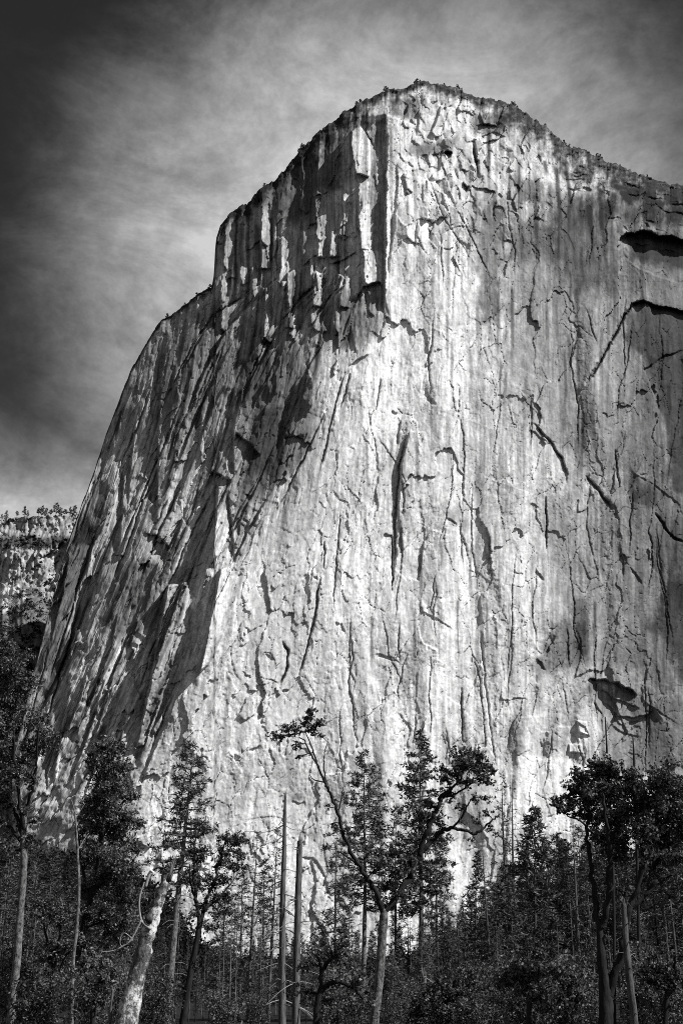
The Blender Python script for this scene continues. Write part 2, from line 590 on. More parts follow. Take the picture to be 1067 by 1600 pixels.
def cells(x, y, seed):
    """broken rock: for each point its cell's random numbers, the offset from the cell's centre, and closeness to an edge"""
    ix = np.floor(x); iy = np.floor(y)
    b1 = np.full(x.shape, 9.0, np.float32); b2 = b1.copy()
    ra = np.zeros_like(b1); rb_ = np.zeros_like(b1); rc = np.zeros_like(b1); ox = np.zeros_like(b1); oy = np.zeros_like(b1)
    for i in (-1, 0, 1):
        for j in (-1, 0, 1):
            cx = ix + i; cy = iy + j
            sx = cx + .1 + .8 * _h(cx, cy, seed); sy = cy + .1 + .8 * _h(cx, cy, seed + 1)
            dx = x - sx; dy = y - sy; d = np.hypot(dx, dy).astype(np.float32)
            m = d < b1
            b2 = np.where(m, b1, np.minimum(b2, d)); b1 = np.where(m, d, b1)
            ra = np.where(m, _h(cx, cy, seed + 2), ra); rb_ = np.where(m, _h(cx, cy, seed + 3), rb_); rc = np.where(m, _h(cx, cy, seed + 4), rc)
            ox = np.where(m, dx, ox); oy = np.where(m, dy, oy)
    return ra - .5, rb_ - .5, rc - .5, ox, oy, b2 - b1


right = 1 - left
UP = sstep(640, 430, PY)                              # 1 in the upper part of the wall
W1 = fbm(PX / 40, PY / 55, 31, 4); W2 = fbm(PX / 40, PY / 55, 32, 4); W3 = fbm(PX / 12, PY / 16, 35, 3)
REL += fbm(SC / 95, PY / 420, 11, 3) * (9 * left + 9 * right)
REL += fbm(SC / 34, PY / 230, 12, 4) * (2.4 * left + 1.0 * right)
# left wall: tall broken buttresses, each face turned its own way
a, b, c, ox, oy, ed = cells(SC / 30 + W1 * .5, PY / 120 + W2 * .5 + SC / 70, 301)
REL += (left + .6 * apron) * (a * 3.4 + ox * b * 8.5 + oy * c * 5)
a, b, c, ox, oy, ed = cells(SC / 12 + W1 * .5 + W3 * .2, PY / 62 + W2 * .5 + SC / 31, 311)
REL += (left + .25 * apron) * (a * 1.5 + ox * b * 2.7 * (.8 + .6 * UP) + oy * c * 2.0)
REL += left * 1.6 * sstep(.10, 0, ed) * sstep(-.1, .3, W1)
a, b, c, ox, oy, ed = cells(SC / 5.2 + W3 * .4, PY / 30 + W2, 321)
REL += left * (a * .55 + ox * b * .8)
REL += fbm(SC / 9, PY / 75, 15, 3) * .45 * left
# right face: big calm slabs with sharp low edges, smaller sheets here and there
a, b, c, ox, oy, ed = cells(PX / 60 + W1 * .25, PY / 130 + W2 * .25 + PX / 190, 331)
REL += right * (a * 2.2 + ox * b * 4.2 + oy * c * 4.2)
a, b, c, ox, oy, ed = cells((PX - PY * .18) / 22 + W1 * .3 + W3 * .08, PY / 48 + W2 * .3 + PX / 60, 341)
zs = sstep(-.25, .45, fbm(PX / 90, PY / 120, 342, 3))
JOINT2 = sstep(.028, .0, ed) * sstep(-.2, .3, fbm(PX / 50, PY / 80, 393, 3))
REL += right * JOINT2 * 1.3
REL += right * (.25 + .75 * zs) * (a * 1.0 + ox * b * 1.5 + oy * c * 1.2)
a, b, c, ox, oy, ed = cells((PX - PY * .12) / 8.5 + W1 * .3 + W3 * .15, PY / 15 + W2 * .3 + PX / 30, 391)
REL += right * (.15 + .85 * zs) * (a * .7 + ox * b * .35 + oy * c * .3)
JOINT = sstep(.055, .0, ed) * sstep(-.1, .35, fbm(PX / 30, PY / 50, 392, 3))
REL += right * JOINT * .5
# blocky rock below the summit
blk = sstep(480, 330, PY) * sstep(604, 640, PX) * sstep(900, 780, PX)
a, b, c, ox, oy, ed = cells((PX + PY * .25) / 27 + W1 * .3, (PY - PX * .25) / 36 + W2 * .3, 351)
REL += blk * (a * 3.2 + ox * b * 15 + oy * c * 8)
a, b, c, ox, oy, ed = cells((PX - PY * .35) / 15 + W1 * .4, (PY + PX * .3) / 21 + W2 * .4, 361)
REL += blk * (a * 1.1 + ox * b * 6 + oy * c * 3.5)

# fine roughness, with calm slabs and broken zones
zone = sstep(-0.3, 0.5, fbm(PX / 75, PY / 95, 41, 3))
REL += fbm(PX / 6.0, PY / 8.5, 42, 4, 0.62) * (0.16 + 0.40 * zone)
REL += fbm(PX / 17, PY / 21, 43, 3) * (0.06 + 0.22 * zone)
REL += e * (fbm(PX / 9, PY / 4.5, 45, 3) * 4.0 + (stairs(fbm(PX / 34, PY / 8, 46, 3) * 3 + 20, .2) - 20) * 2.5)

# random flakes and arches
def flake(x, y, size, depth, ang, cv=.8, L=None):
    n = 6; cur = rng.uniform(-cv, cv); pts = []
    a = ang - cur / 2; px, py = x, y
    for k in range(n):
        pts.append((px, py)); px += math.cos(a) * size / n; py += math.sin(a) * size / n
        a += cur / n + rng.gauss(0, .22)
    step(pts, depth, L or max(6, size * rng.uniform(.3, 1.0)), taper=rng.uniform(.25, .5), edge=1.0)

for k in range(1150):
    x = rng.uniform(60, 1100); y = rng.uniform(180, 1430)
    if y < np.interp(x, _sk[:, 0], _sk[:, 1]) + 10: continue
    isl = x < float(polyx(NOSE, np.array([y]))[0])
    sz = 6 + 34 * rng.random() ** 2.6
    if isl:
        ang = R(90 + 22 * sstep(550, 1100, np.array(float(y)))) + rng.gauss(0, .3)
        flake(x, y, sz * 1.4, rng.uniform(.8, 3.2), ang)
    else:
        ang = R(rng.choice([92, 88, 84, 80, 66, 60, 55, 50, 30, 8])) + rng.gauss(0, .2)
        flake(x, y, sz, rng.uniform(.3, .95) * (1 + .6 * rng.random() ** 3), ang)
for k in range(55):                                  # larger overlapping sheets
    x = rng.uniform(80, 1080); y = rng.uniform(250, 1380)
    if y < np.interp(x, _sk[:, 0], _sk[:, 1]) + 30: continue
    isl = x < float(polyx(NOSE, np.array([y]))[0])
    ang = R(100 if isl else rng.choice([90, 78, 60, 10, -30])) + rng.gauss(0, .25)
    flake(x, y, rng.uniform(60, 150), rng.uniform(.6, 1.5), ang)

for k in range(60):                                  # long thin fractures down the right face
    x = rng.uniform(520, 1075); y = rng.uniform(240, 1150)
    if y < np.interp(x, _sk[:, 0], _sk[:, 1]) + 20: continue
    ln = rng.uniform(60, 230); a = R(90 + rng.gauss(2, 7)) if rng.random() < .88 else R(rng.gauss(66, 8)); pts = []
    for j in range(7):
        pts.append((x, y)); a2 = a + rng.gauss(0, .13); x += math.cos(a2) * ln / 6; y += math.sin(a2) * ln / 6
    groove(pts, rng.uniform(1.2, 3.2), rng.uniform(.8, 1.3), taper=.3, dark=.25)
    step(pts, rng.uniform(.5, 1.6), rng.uniform(15, 50), taper=.3, edge=1.0)
for k in range(70):                                  # gullies and ribs sweeping down the left wall
    y = rng.uniform(300, 1080); xn = float(np.interp(y, _py, _nx)); xl = np.interp(y, _sk[:23, 1][::-1], _sk[:23, 0][::-1]) if y > 455 else 350
    x = rng.uniform(xl + 5, xn - 8); ln = rng.uniform(70, 260); pts = []; yy = y; d0 = (x - xl) / max(20, xn - xl)
    for j in range(7):
        q = y + ln * j / 6
        n2 = float(np.interp(q, _py, _nx)); l2 = np.interp(q, _sk[:23, 1][::-1], _sk[:23, 0][::-1]) if q > 455 else 350
        pts.append((l2 + (n2 - l2) * d0 + rng.gauss(0, 1.5), q))
    if rng.random() < .7: step(pts, rng.uniform(3.5, 9), rng.uniform(7, 16), taper=.3, edge=1.2)
    else: groove(pts, rng.uniform(3, 6), rng.uniform(1.2, 2.4), taper=.25, dark=.4)
for k in range(46):                                  # broken ledges under the right-hand rim
    x = rng.uniform(870, 1085); y = np.interp(x, _sk[:, 0], _sk[:, 1]) + rng.uniform(12, 95)
    flake(x, y, rng.uniform(14, 55), rng.uniform(2.5, 7), R(rng.gauss(12, 14)), .5, L=rng.uniform(5, 12))
for k in range(2200):                                # small chips
    x = rng.uniform(60, 1080); y = rng.uniform(170, 1420)
    if y < np.interp(x, _sk[:, 0], _sk[:, 1]) + 8: continue
    flake(x, y, rng.uniform(4, 13), rng.uniform(.3, 1.0), R(rng.choice([95, 88, 80, 62, 55, 30])) + rng.gauss(0, .3))

# ---- the prow and the upper left wall
step([(603, 178), (605, 240), (604, 300), (603, 380), (602, 452), (600, 490)], 15, 30, taper=.05, warp=1.6)
step([(622, 250), (621, 300), (618, 345), (612, 385), (608, 432)], 9, 9, taper=.1)
facet([(560, 194), (549, 206), (548, 232), (556, 273), (577, 276), (583, 228), (571, 207)], -30, -2, warp=1.0)
step([(585, 188), (572, 206), (585, 228)], 10, 14)
facet([(499, 210), (508, 212), (503, 303), (494, 305)], -16, -3)
step([(494, 222), (492, 300)], 6, 20)
facet([(560, 286), (574, 283), (573, 340), (579, 391), (563, 391), (559, 340)], -14, -1, warp=1.4)
facet([(566, 392), (584, 392), (592, 441), (569, 446)], -15, -4, warp=1.3)
step([(566, 446), (580, 444), (596, 440)], 12, 22, taper=.08)
facet([(600, 300), (606, 300), (605, 452), (601, 452)], -9, -3)
facet([(497, 372), (511, 368), (511, 404), (495, 402)], -16, -1)
facet([(517, 362), (533, 356), (533, 400), (515, 402)], -16, -1)
step([(510, 414), (536, 405), (558, 392)], 8, 12)
step([(494, 306), (512, 303), (532, 306)], -5, 10)
step([(512, 366), (528, 358), (544, 348)], 5, 8)
step([(470, 418), (485, 404), (500, 393)], 6, 9)
facet([(490, 424), (511, 428), (510, 482), (488, 478)], -13, 2)
facet([(526, 424), (540, 436), (553, 430), (548, 482), (532, 480)], -13, 2)
facet([(408, 300), (428, 284), (424, 420), (407, 420)], -13, 2)
facet([(440, 440), (462, 436), (470, 515), (446, 512)], -14, 4)
facet([(410, 450), (428, 446), (424, 500), (409, 535)], -12, 3)
step([(430, 300), (428, 400), (426, 505), (410, 545)], 9, 16)
step([(474, 300), (472, 420), (470, 515)], 9, 18)
step([(407, 350), (406, 420)], 5, 9)
step([(365, 380), (363, 440), (360, 470)], 6, 12)
facet([(338, 352), (352, 356), (350, 382), (337, 378)], -6, 0)
step([(350, 440), (362, 432), (374, 436)], 7, 14)
step([(477, 568), (491, 597), (489, 632), (478, 654)], -9, 26)
step([(542, 575), (560, 560), (578, 552)], 8, 16)
groove([(539, 578), (523, 636), (507, 706), (498, 740)], 5, 1.6, dark=.5)
groove([(548, 580), (531, 640)], 4, 1.4, dark=.4)
for (x0, y0, x1, y1, dl, dr) in [(492, 306, 511, 372, -10, -2), (486, 404, 500, 516, -10, -2), (408, 292, 430, 378, -9, -1), (414, 452, 430, 530, -8, -1), (436, 372, 450, 450, -8, -1),
        (450, 424, 470, 528, -9, -1), (350, 348, 366, 420, -8, -1), (375, 330, 390, 440, -8, -1), (392, 420, 404, 520, -8, -1), (532, 300, 546, 372, -8, -2), (470, 250, 486, 330, -8, -1), (518, 440, 532, 520, -8, -1), (346, 440, 360, 520, -7, 0), (575, 455, 590, 490, -7, -1)]:
    j = lambda a: a + rng.uniform(-3, 3)
    facet([(j(x0), j(y0)), ((x0 + x1) / 2, j(y0) - 4), (j(x1), j(y0) + 8), (j(x1), j((y0 + y1) / 2)), (j(x1) - 2, j(y1)), (j((x0 + x1) / 2), j(y1) + 6), (j(x0), j(y1) - 6), (j(x0) + 2, j((y0 + y1) / 2))], dl, dr, warp=1.3)
    step([(x0 - 1, y0 + 4), (x0 - 1, y1 - 4)], 4, 14, taper=.2)
# left wall: corners and holes
step([(262, 520), (252, 600), (248, 680), (247, 780), (243, 828)], 15, 18, taper=.2)
step([(200, 690), (193, 760), (189, 830), (187, 900)], 9, 14)
step([(214, 640), (206, 720), (200, 800)], 6, 12)
step([(274, 570), (268, 640), (262, 700)], 7, 12)
step([(315, 648), (313, 695)], 6, 8)
step([(365, 606), (365, 680), (366, 745)], 11, 12, taper=.1)
step([(370, 676), (388, 690), (408, 712)], 13, 20, taper=.1)
step([(330, 736), (346, 742), (362, 754)], 10, 18, taper=.1)
step([(334, 754), (322, 810), (306, 880), (292, 930)], 9, 16)
step([(356, 760), (362, 810), (368, 880)], 8, 14)
facet([(262, 915), (294, 908), (298, 985), (301, 1010), (281, 1036), (253, 1104), (226, 1166), (212, 1168), (233, 1078), (247, 992)], -19, 1, edge=2.5, sc=True)
facet([(344, 890), (373, 876), (372, 940), (352, 985), (325, 1040), (312, 1050), (330, 960)], -17, 1, edge=2.5, sc=True)
facet([(340, 760), (356, 756), (362, 850), (330, 880)], -10, -1, edge=3)
step([(222, 832), (248, 838), (266, 856), (256, 884)], 9, 20)
step([(344, 905), (312, 982), (290, 1050), (268, 1115), (238, 1180), (214, 1250)], 6, 24, taper=.12)
step([(300, 880), (262, 985), (240, 1050), (222, 1125), (205, 1170)], 11, 18, taper=.15)
step([(252, 1090), (232, 1150), (214, 1200)], 8, 14)
for (x0, y0, x1, y1) in [(165, 1060, 105, 1240), (192, 1075, 130, 1250), (140, 1040, 100, 1160), (205, 1100, 160, 1230), (110, 860, 80, 1000),
                         (150, 900, 128, 1000), (225, 1020, 205, 1110), (185, 960, 160, 1050)]:
    step([(x0, y0), ((x0 + x1) / 2 + 4, (y0 + y1) / 2), (x1, y1)], 7, 11)

# ---- the great right face: named corners, arches, cracks
step([(636, 680), (626, 722), (620, 775), (617, 822), (617, 895)], 10, 16, taper=.08)
groove([(634, 686), (624, 730), (620, 775), (617, 822), (617, 890)], 8, 2.2, dark=.4)
step([(628, 652), (621, 700)], 6, 7)
facet([(640, 674), (664, 674), (680, 760), (688, 800), (630, 860), (622, 800), (628, 720)], -3, 0)
step([(600, 833), (612, 836)], 9, 9, taper=.1)
groove([(611, 836), (613, 880), (613, 925)], 7, 1.5, dark=.4)
step([(610, 640), (621, 646)], 7, 7)
step([(664, 606), (672, 620), (682, 632)], 6, 7)
step([(829, 608), (832, 650), (828, 672), (856, 690), (876, 712), (888, 752)], 4.5, 24, taper=.12)
groove([(830, 660), (856, 688), (876, 714), (887, 745)], 5, 2.0, dark=.3)
step([(865, 700), (879, 716), (887, 735), (886, 760)], 4, 12)
step([(720, 830), (728, 852), (735, 882)], 4, 12)
step([(696, 808), (706, 812), (716, 822)], 6, 6)
groove([(852, 774), (853, 815), (853, 862)], 6, 1.5, dark=.4)
step([(853, 774), (853, 862)], 3, 7)
step([(834, 888), (842, 896), (850, 908)], 7, 6)
step([(648, 948), (680, 964), (716, 988)], 2.5, 14)
groove([(507, 845), (506, 890)], 5, 1.5, dark=.4)
groove([(500, 900), (493, 962), (482, 1004), (466, 1056)], 6, 1.7, dark=.4)
step([(500, 900), (493, 962), (482, 1004)], 5, 9)
groove([(440, 1002), (450, 1016), (450, 1042), (436, 1072)], 6, 1.9, dark=.5)
step([(440, 1002), (450, 1016), (450, 1042), (436, 1072)], 5, 12)
step([(521, 970), (534, 975), (540, 992)], 5, 6)
groove([(532, 795), (526, 870), (520, 952)], 3.5, 1.2, dark=.3)
groove([(595, 591), (588, 642)], 4, 1.4, dark=.4)
groove([(913, 742), (934, 765), (946, 784), (957, 797)], 6, 2.2, dark=.35)
step([(913, 742), (934, 765), (957, 797)], 3.5, 22)
groove([(720, 1074), (721, 1110), (723, 1158)], 5, 1.5, dark=.4)
groove([(750, 985), (757, 1060), (766, 1140), (775, 1200)], 3, 1.3, dark=-.25)
step([(588, 1021), (602, 1026), (616, 1026)], 5, 8)
groove([(960, 700), (963, 735), (968, 764)], 4, 1.4, dark=.4)
step([(760, 851), (767, 882)], 5, 6)
step([(968, 864), (976, 880), (973, 902)], 7, 8)
step([(985, 886), (995, 898), (1004, 912)], 6, 7)
groove([(1023, 800), (1036, 822), (1051, 840), (1070, 849)], 5, 1.8, dark=.3)
step([(1023, 800), (1051, 838), (1070, 848)], 3.5, 24)
step([(980, 733), (1000, 744), (1024, 759), (1070, 795)], 3, 40)
step([(388, 1172), (400, 1168), (408, 1163)], 6, 6)
step([(455, 1250), (466, 1254), (477, 1251)], 4, 7, taper=.1)
area([(455, 1250), (460, 1239), (474, 1239), (477, 1251)], .7, 2, 2)
step([(470, 1337), (490, 1340), (500, 1352), (508, 1368), (516, 1400)], 4, 9, taper=.08)
# the long arch on the right and its roofs
step([(1000, 466), (986, 476), (976, 490), (966, 512), (956, 530), (940, 556), (928, 576), (914, 602), (903, 618)], -6, 14, taper=.06)
groove([(998, 470), (984, 480), (975, 492), (956, 530), (930, 576), (914, 600)], 9, 3.0, dark=.6, taper=.1)
step([(984, 474), (1004, 470), (1024, 476), (1070, 486), (1130, 492)], 16, 22, taper=.04)
step([(1070, 545), (1036, 555), (1004, 578), (1022, 620), (1038, 668), (1042, 745)][::-1], 9, 40, taper=.08)
step([(964, 380), (971, 369), (979, 362), (990, 364), (1003, 359), (1018, 362), (1030, 369), (1047, 367), (1070, 376), (1092, 374), (1140, 388)], 22, 110, taper=.05, edge=2)
step([(985, 378), (1003, 383), (1021, 379)], 8, 12)
step([(1020, 392), (1044, 390), (1062, 397)], 7, 10)
step([(968, 398), (1000, 420), (1040, 436), (1070, 444)], -10, 22)
step([(915, 1064), (923, 1059), (932, 1062), (944, 1060), (952, 1065), (966, 1066), (976, 1074), (985, 1076), (996, 1086)], 11, 60, taper=.1, edge=1.5)
step([(930, 1076), (948, 1080), (958, 1092), (980, 1098), (1000, 1108)], 8, 40, taper=.15)
step([(940, 1096), (955, 1104), (966, 1118), (988, 1122), (1012, 1116)], 8, 34, taper=.15)
step([(925, 1090), (938, 1112), (944, 1150)], 5, 18, taper=.2)
step([(952, 1130), (975, 1146), (1000, 1150)], 5, 26, taper=.25)
step([(996, 1084), (1012, 1100), (1024, 1108), (1010, 1121), (985, 1128), (972, 1132)][::1], 4, 22)
step([(1024, 1107), (1003, 1122), (976, 1131)][::-1], 8, 24, taper=.15)
step([(950, 1064), (962, 1100), (974, 1130), (984, 1160)], 5, 16)
step([(914, 1074), (886, 1106), (872, 1150), (864, 1184)], -5, 24)
facet([(887, 1162), (908, 1162), (911, 1177), (888, 1176)], -2.5, -1.5, dt=-1)
facet([(900, 1126), (916, 1128), (921, 1150), (904, 1144)], -3, -1.5, dt=-1)
step([(900, 1127), (914, 1136), (921, 1150)], 4, 9)
step([(848, 1078), (814, 1112), (800, 1132), (793, 1184)], 4.5, 26)
step([(838, 1028), (845, 1034), (852, 1048)], 8, 9)
step([(870, 995), (858, 1012), (853, 1030)], 8, 14)
# apron of pale slabs at the foot
facet([(806, 1178), (830, 1182), (880, 1186), (930, 1206), (960, 1240), (960, 1420), (780, 1420), (798, 1240)], 0, -3, edge=6, dt=-5)
# summit area details
step([(606, 180), (632, 189), (652, 195)], -9, 30)
step([(674, 241), (683, 240), (692, 235)], 9, 9, taper=.05)
step([(694, 238), (700, 234), (707, 237)], 22, 14, taper=.05)
groove([(738, 218), (742, 245), (748, 279)], 12, 3.0, dark=.5, taper=.3)
step([(758, 276), (750, 287), (741, 296)], 8, 9)
step([(722, 284), (732, 292), (728, 302)], 12, 12)
step([(661, 288), (661, 318)], 8, 6)
step([(652, 340), (650, 396)], 7, 8)
step([(646, 262), (638, 251)][::-1], 9, 8)
step([(715, 372), (725, 380), (735, 390)], 6, 8)
step([(713, 262), (716, 284)], 8, 8)
step([(740, 196), (762, 192), (784, 200)], 9, 12)
step([(748, 214), (770, 206), (792, 214)], 8, 10)
for (x, y, s) in [(660, 150, 26), (690, 158, 22), (720, 165, 22), (700, 185, 18), (735, 172, 16), (790, 190, 30), (815, 230, 26), (840, 240, 30)]:
    flake(x, y, s, 5, R(rng.choice([60, 20, 85])))

# ---- rock colour: stains and mineral streaks, plus painted shade
dry = fbm(PX / 130, PY / 170, 51, 4)
ALB *= 1 - left * np.interp(PY, [200, 560, 900, 1250], [.46, .46, .36, .24]) * sstep(45, -95, lat + 45 * W1)  # left wall darkened: water stain, and shade painted into the colour
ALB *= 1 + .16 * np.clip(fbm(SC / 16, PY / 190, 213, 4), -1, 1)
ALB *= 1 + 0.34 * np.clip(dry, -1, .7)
ALB *= 1 - .22 * apron * sstep(-.3, .4, fbm(SC / 22, PY / 140, 222, 4))  # mid tone painted where the face turns into shade
patch = .35 + .9 * sstep(-.35, .45, fbm(SC / 40, PY / 130, 212, 3))
ALB *= 1 + patch * np.clip(STREAK, -1, .6 + .5 * left) * np.interp(PY, [150, 500, 1100, 1400], [.5, .36, .3, .22]) * (1 + 1.1 * left)
st2 = fbm(SC / 2.4, PY / 60, 203, 3) * sstep(-.3, .5, fbm(PX / 45, PY / 90, 204, 3))
ALB *= 1 + np.clip(st2, -1, .6) * (.20 + .16 * left)
hs = fbm(SC / 1.7, PY / 42, 214, 2) * sstep(-.15, .45, fbm(PX / 38, PY / 75, 215, 3))
ALB *= 1 + (.32 + .05 * left) * np.clip(hs + .5 * fbm(SC / 3.3, PY / 70, 219, 2) * left, -1, .7)
ms = fbm(SC / 6.5, PY / 260, 216, 3) * sstep(-.2, .4, fbm(PX / 80, PY / 160, 217, 3))
ALB *= 1 + .6 * np.clip(ms, -.9, .4)
ALB *= 1 + .2 * np.clip(fbm(PX / 3.2, PY / 4.2, 218, 3), -1, .8)
# black water streaks hanging from the rim
wet = sstep(.05, .5, fbm(SC / 9, PY / 300, 205, 4)) * sstep(-.3, .35, fbm(PX / 70, PY / 130, 206, 3))
wet *= np.interp(BELOW, [0, 60, 250, 520], [1, .85, .45, .12]) * np.interp(PX, [300, 620, 640, 740, 1100], [1, .8, .55, .9, .9])
ALB *= 1 - .62 * wet
# lichen and scrub blackening along the rim
lich = sstep(1.25, .35, BELOW / np.interp(PX, [100, 330, 350, 520, 600, 650, 720, 820, 900, 960, 1260], [5, 14, 26, 42, 24, 16, 22, 50, 62, 72, 90]) - ROUGHN * .8 + .1)
ALB *= 1 - .965 * lich * (.86 + .14 * sstep(-.5, .1, fbm(PX / 8, PY / 5, 221, 4)))
pep = sstep(.1, .5, fbm(PX / 4.5, PY / 3.5, 207, 3)) * np.interp(BELOW, [0, 40, 130], [.75, .4, 0])
ALB *= 1 - pep * .8
ALB *= 1 - .38 * JOINT2 * (.4 + .6 * right) - .22 * JOINT * right
# broken dark zones: stains, and painted shade where noted
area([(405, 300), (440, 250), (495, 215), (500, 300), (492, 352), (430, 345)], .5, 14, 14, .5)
area([(508, 216), (536, 212), (537, 298), (505, 300)], .55, 6, 4)  # side facing left: its shade painted into the colour
area([(575, 196), (601, 180), (602, 400), (585, 390), (578, 300), (585, 240)], .62, 6, 4)  # recess right of the pale flake: painted shade
area([(562, 450), (600, 450), (600, 520), (540, 545), (500, 540), (496, 490)], .62, 12, 12)  # foot of the prow: shading painted into the rock colour
area([(370, 560), (470, 540), (492, 600), (492, 700), (430, 760), (380, 740)], .55, 16, 14)  # shaded side of the turn, darkened in the colour
area([(408, 640), (445, 640), (450, 730), (405, 780), (372, 880), (368, 760)], .62, 14, 10)  # second layer of that painted shade, lower down
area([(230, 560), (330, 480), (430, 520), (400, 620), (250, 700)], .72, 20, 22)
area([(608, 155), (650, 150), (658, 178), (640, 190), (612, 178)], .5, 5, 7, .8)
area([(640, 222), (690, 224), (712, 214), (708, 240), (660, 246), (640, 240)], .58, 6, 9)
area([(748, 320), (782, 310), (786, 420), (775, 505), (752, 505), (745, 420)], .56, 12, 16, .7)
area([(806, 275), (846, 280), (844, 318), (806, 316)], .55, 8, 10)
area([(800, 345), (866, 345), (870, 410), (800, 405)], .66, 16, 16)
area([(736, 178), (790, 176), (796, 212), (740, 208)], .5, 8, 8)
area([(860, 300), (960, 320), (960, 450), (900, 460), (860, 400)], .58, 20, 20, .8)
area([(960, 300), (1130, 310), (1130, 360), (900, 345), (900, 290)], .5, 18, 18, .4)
area([(970, 362), (1130, 380), (1130, 440), (985, 405)], .45, 8, 8)  # overhang: stain, with its shadow painted into the colour
area([(1000, 476), (1130, 490), (1130, 545), (1040, 560), (1000, 560), (975, 530), (985, 490)], .52, 8, 10)  # this and the next: darker rock right of the arch
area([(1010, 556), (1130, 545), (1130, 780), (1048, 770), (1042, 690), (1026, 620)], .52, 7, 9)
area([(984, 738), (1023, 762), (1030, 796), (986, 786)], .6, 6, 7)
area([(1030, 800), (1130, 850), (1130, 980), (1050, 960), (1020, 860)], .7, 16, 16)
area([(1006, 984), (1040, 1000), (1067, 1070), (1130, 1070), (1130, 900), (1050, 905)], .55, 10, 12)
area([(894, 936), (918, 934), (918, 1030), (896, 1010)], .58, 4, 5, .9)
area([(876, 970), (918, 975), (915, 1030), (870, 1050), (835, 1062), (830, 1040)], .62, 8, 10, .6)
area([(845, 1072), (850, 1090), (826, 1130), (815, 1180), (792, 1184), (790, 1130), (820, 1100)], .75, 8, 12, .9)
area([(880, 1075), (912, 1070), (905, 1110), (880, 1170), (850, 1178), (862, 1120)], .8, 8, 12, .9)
area([(918, 1064), (994, 1082), (1022, 1108), (1040, 1150), (1060, 1215), (930, 1210), (935, 1150)], .58, 6, 8, .3)  # alcove: its shade painted into the rock colour
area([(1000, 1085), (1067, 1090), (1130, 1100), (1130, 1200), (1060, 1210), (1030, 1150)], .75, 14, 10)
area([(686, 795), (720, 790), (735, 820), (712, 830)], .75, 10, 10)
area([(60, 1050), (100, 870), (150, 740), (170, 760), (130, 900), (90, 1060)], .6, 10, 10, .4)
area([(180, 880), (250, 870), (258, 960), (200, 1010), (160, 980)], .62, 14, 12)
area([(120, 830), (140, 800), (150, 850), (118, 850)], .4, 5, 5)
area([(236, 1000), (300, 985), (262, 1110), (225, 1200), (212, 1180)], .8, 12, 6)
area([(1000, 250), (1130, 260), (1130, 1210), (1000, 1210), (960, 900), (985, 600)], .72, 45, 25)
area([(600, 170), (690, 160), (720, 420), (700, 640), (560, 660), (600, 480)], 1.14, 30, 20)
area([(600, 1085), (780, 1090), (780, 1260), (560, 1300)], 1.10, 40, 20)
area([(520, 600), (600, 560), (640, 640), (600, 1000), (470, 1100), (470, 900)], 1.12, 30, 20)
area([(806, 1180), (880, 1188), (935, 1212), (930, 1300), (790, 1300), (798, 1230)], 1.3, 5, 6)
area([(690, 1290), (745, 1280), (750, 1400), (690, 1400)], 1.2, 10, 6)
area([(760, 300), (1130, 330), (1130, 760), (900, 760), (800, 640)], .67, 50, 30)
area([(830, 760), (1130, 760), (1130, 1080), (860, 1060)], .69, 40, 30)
for (x0, y0, x1, y1, w_, m_) in [(850, 250, 854, 280, 4, .4), (868, 258, 880, 385, 5, .35), (884, 262, 900, 360, 4, .4), (918, 318, 928, 412, 6, .35),
        (764, 200, 762, 288, 5, .3), (835, 300, 840, 420, 5, .5), (888, 520, 892, 620, 4, .6), (900, 520, 903, 640, 3, .6), (912, 640, 916, 745, 7, .5),
        (935, 300, 950, 460, 5, .5), (700, 640, 700, 760, 5, .75), (745, 820, 748, 1000, 5, .75), (660, 420, 660, 520, 3, .8), (800, 450, 802, 600, 4, .7),
        (905, 860, 908, 935, 4, .7), (940, 800, 940, 900, 4, .75), (925, 620, 930, 720, 5, .6), (610, 700, 606, 820, 4, .8), (650, 690, 652, 780, 5, .8),
        (780, 640, 782, 760, 3, .8), (868, 470, 872, 600, 3, .7), (720, 420, 722, 560, 3, .85), (390, 1205, 382, 1255, 2.5, .6), (402, 1228, 396, 1278, 2, .6)]:
    streak([(x0, y0), ((x0 + x1) / 2 + rng.uniform(-2, 2), (y0 + y1) / 2), (x1, y1)], w_, m_)
for k in range(110):                                 # dark streaks down the left wall
    y = rng.uniform(330, 1180); xl = np.interp(y, _sk[:23, 1][::-1], _sk[:23, 0][::-1]) if y > 455 else 345
    xn = float(polyx(NOSE, np.array([y]))[0]); x = rng.uniform(xl, xn - 5); ln = rng.uniform(50, 190); pts = []
    for j in range(4):
        yy = y + ln * j / 3
        pts.append((x + float(np.interp(yy, [100, 450, 600, 800, 1000, 1200, 1300], [0, 0, -20, -75, -150, -245, -300])) -
                    float(np.interp(y, [100, 450, 600, 800, 1000, 1200, 1300], [0, 0, -20, -75, -150, -245, -300])), yy))
    streak(pts, rng.uniform(2, 7), rng.uniform(.38, .75))
for k in range(120):                                 # and fainter ones on the right face
    x = rng.uniform(560, 1080); y = rng.uniform(200, 1100)
    if y < np.interp(x, _sk[:, 0], _sk[:, 1]) + 15: continue
    ln = rng.uniform(40, 150)
    streak([(x, y), (x + rng.uniform(-2, 2), y + ln / 2), (x + rng.uniform(-3, 3), y + ln)], rng.uniform(1.5, 5), rng.uniform(.55, .85))
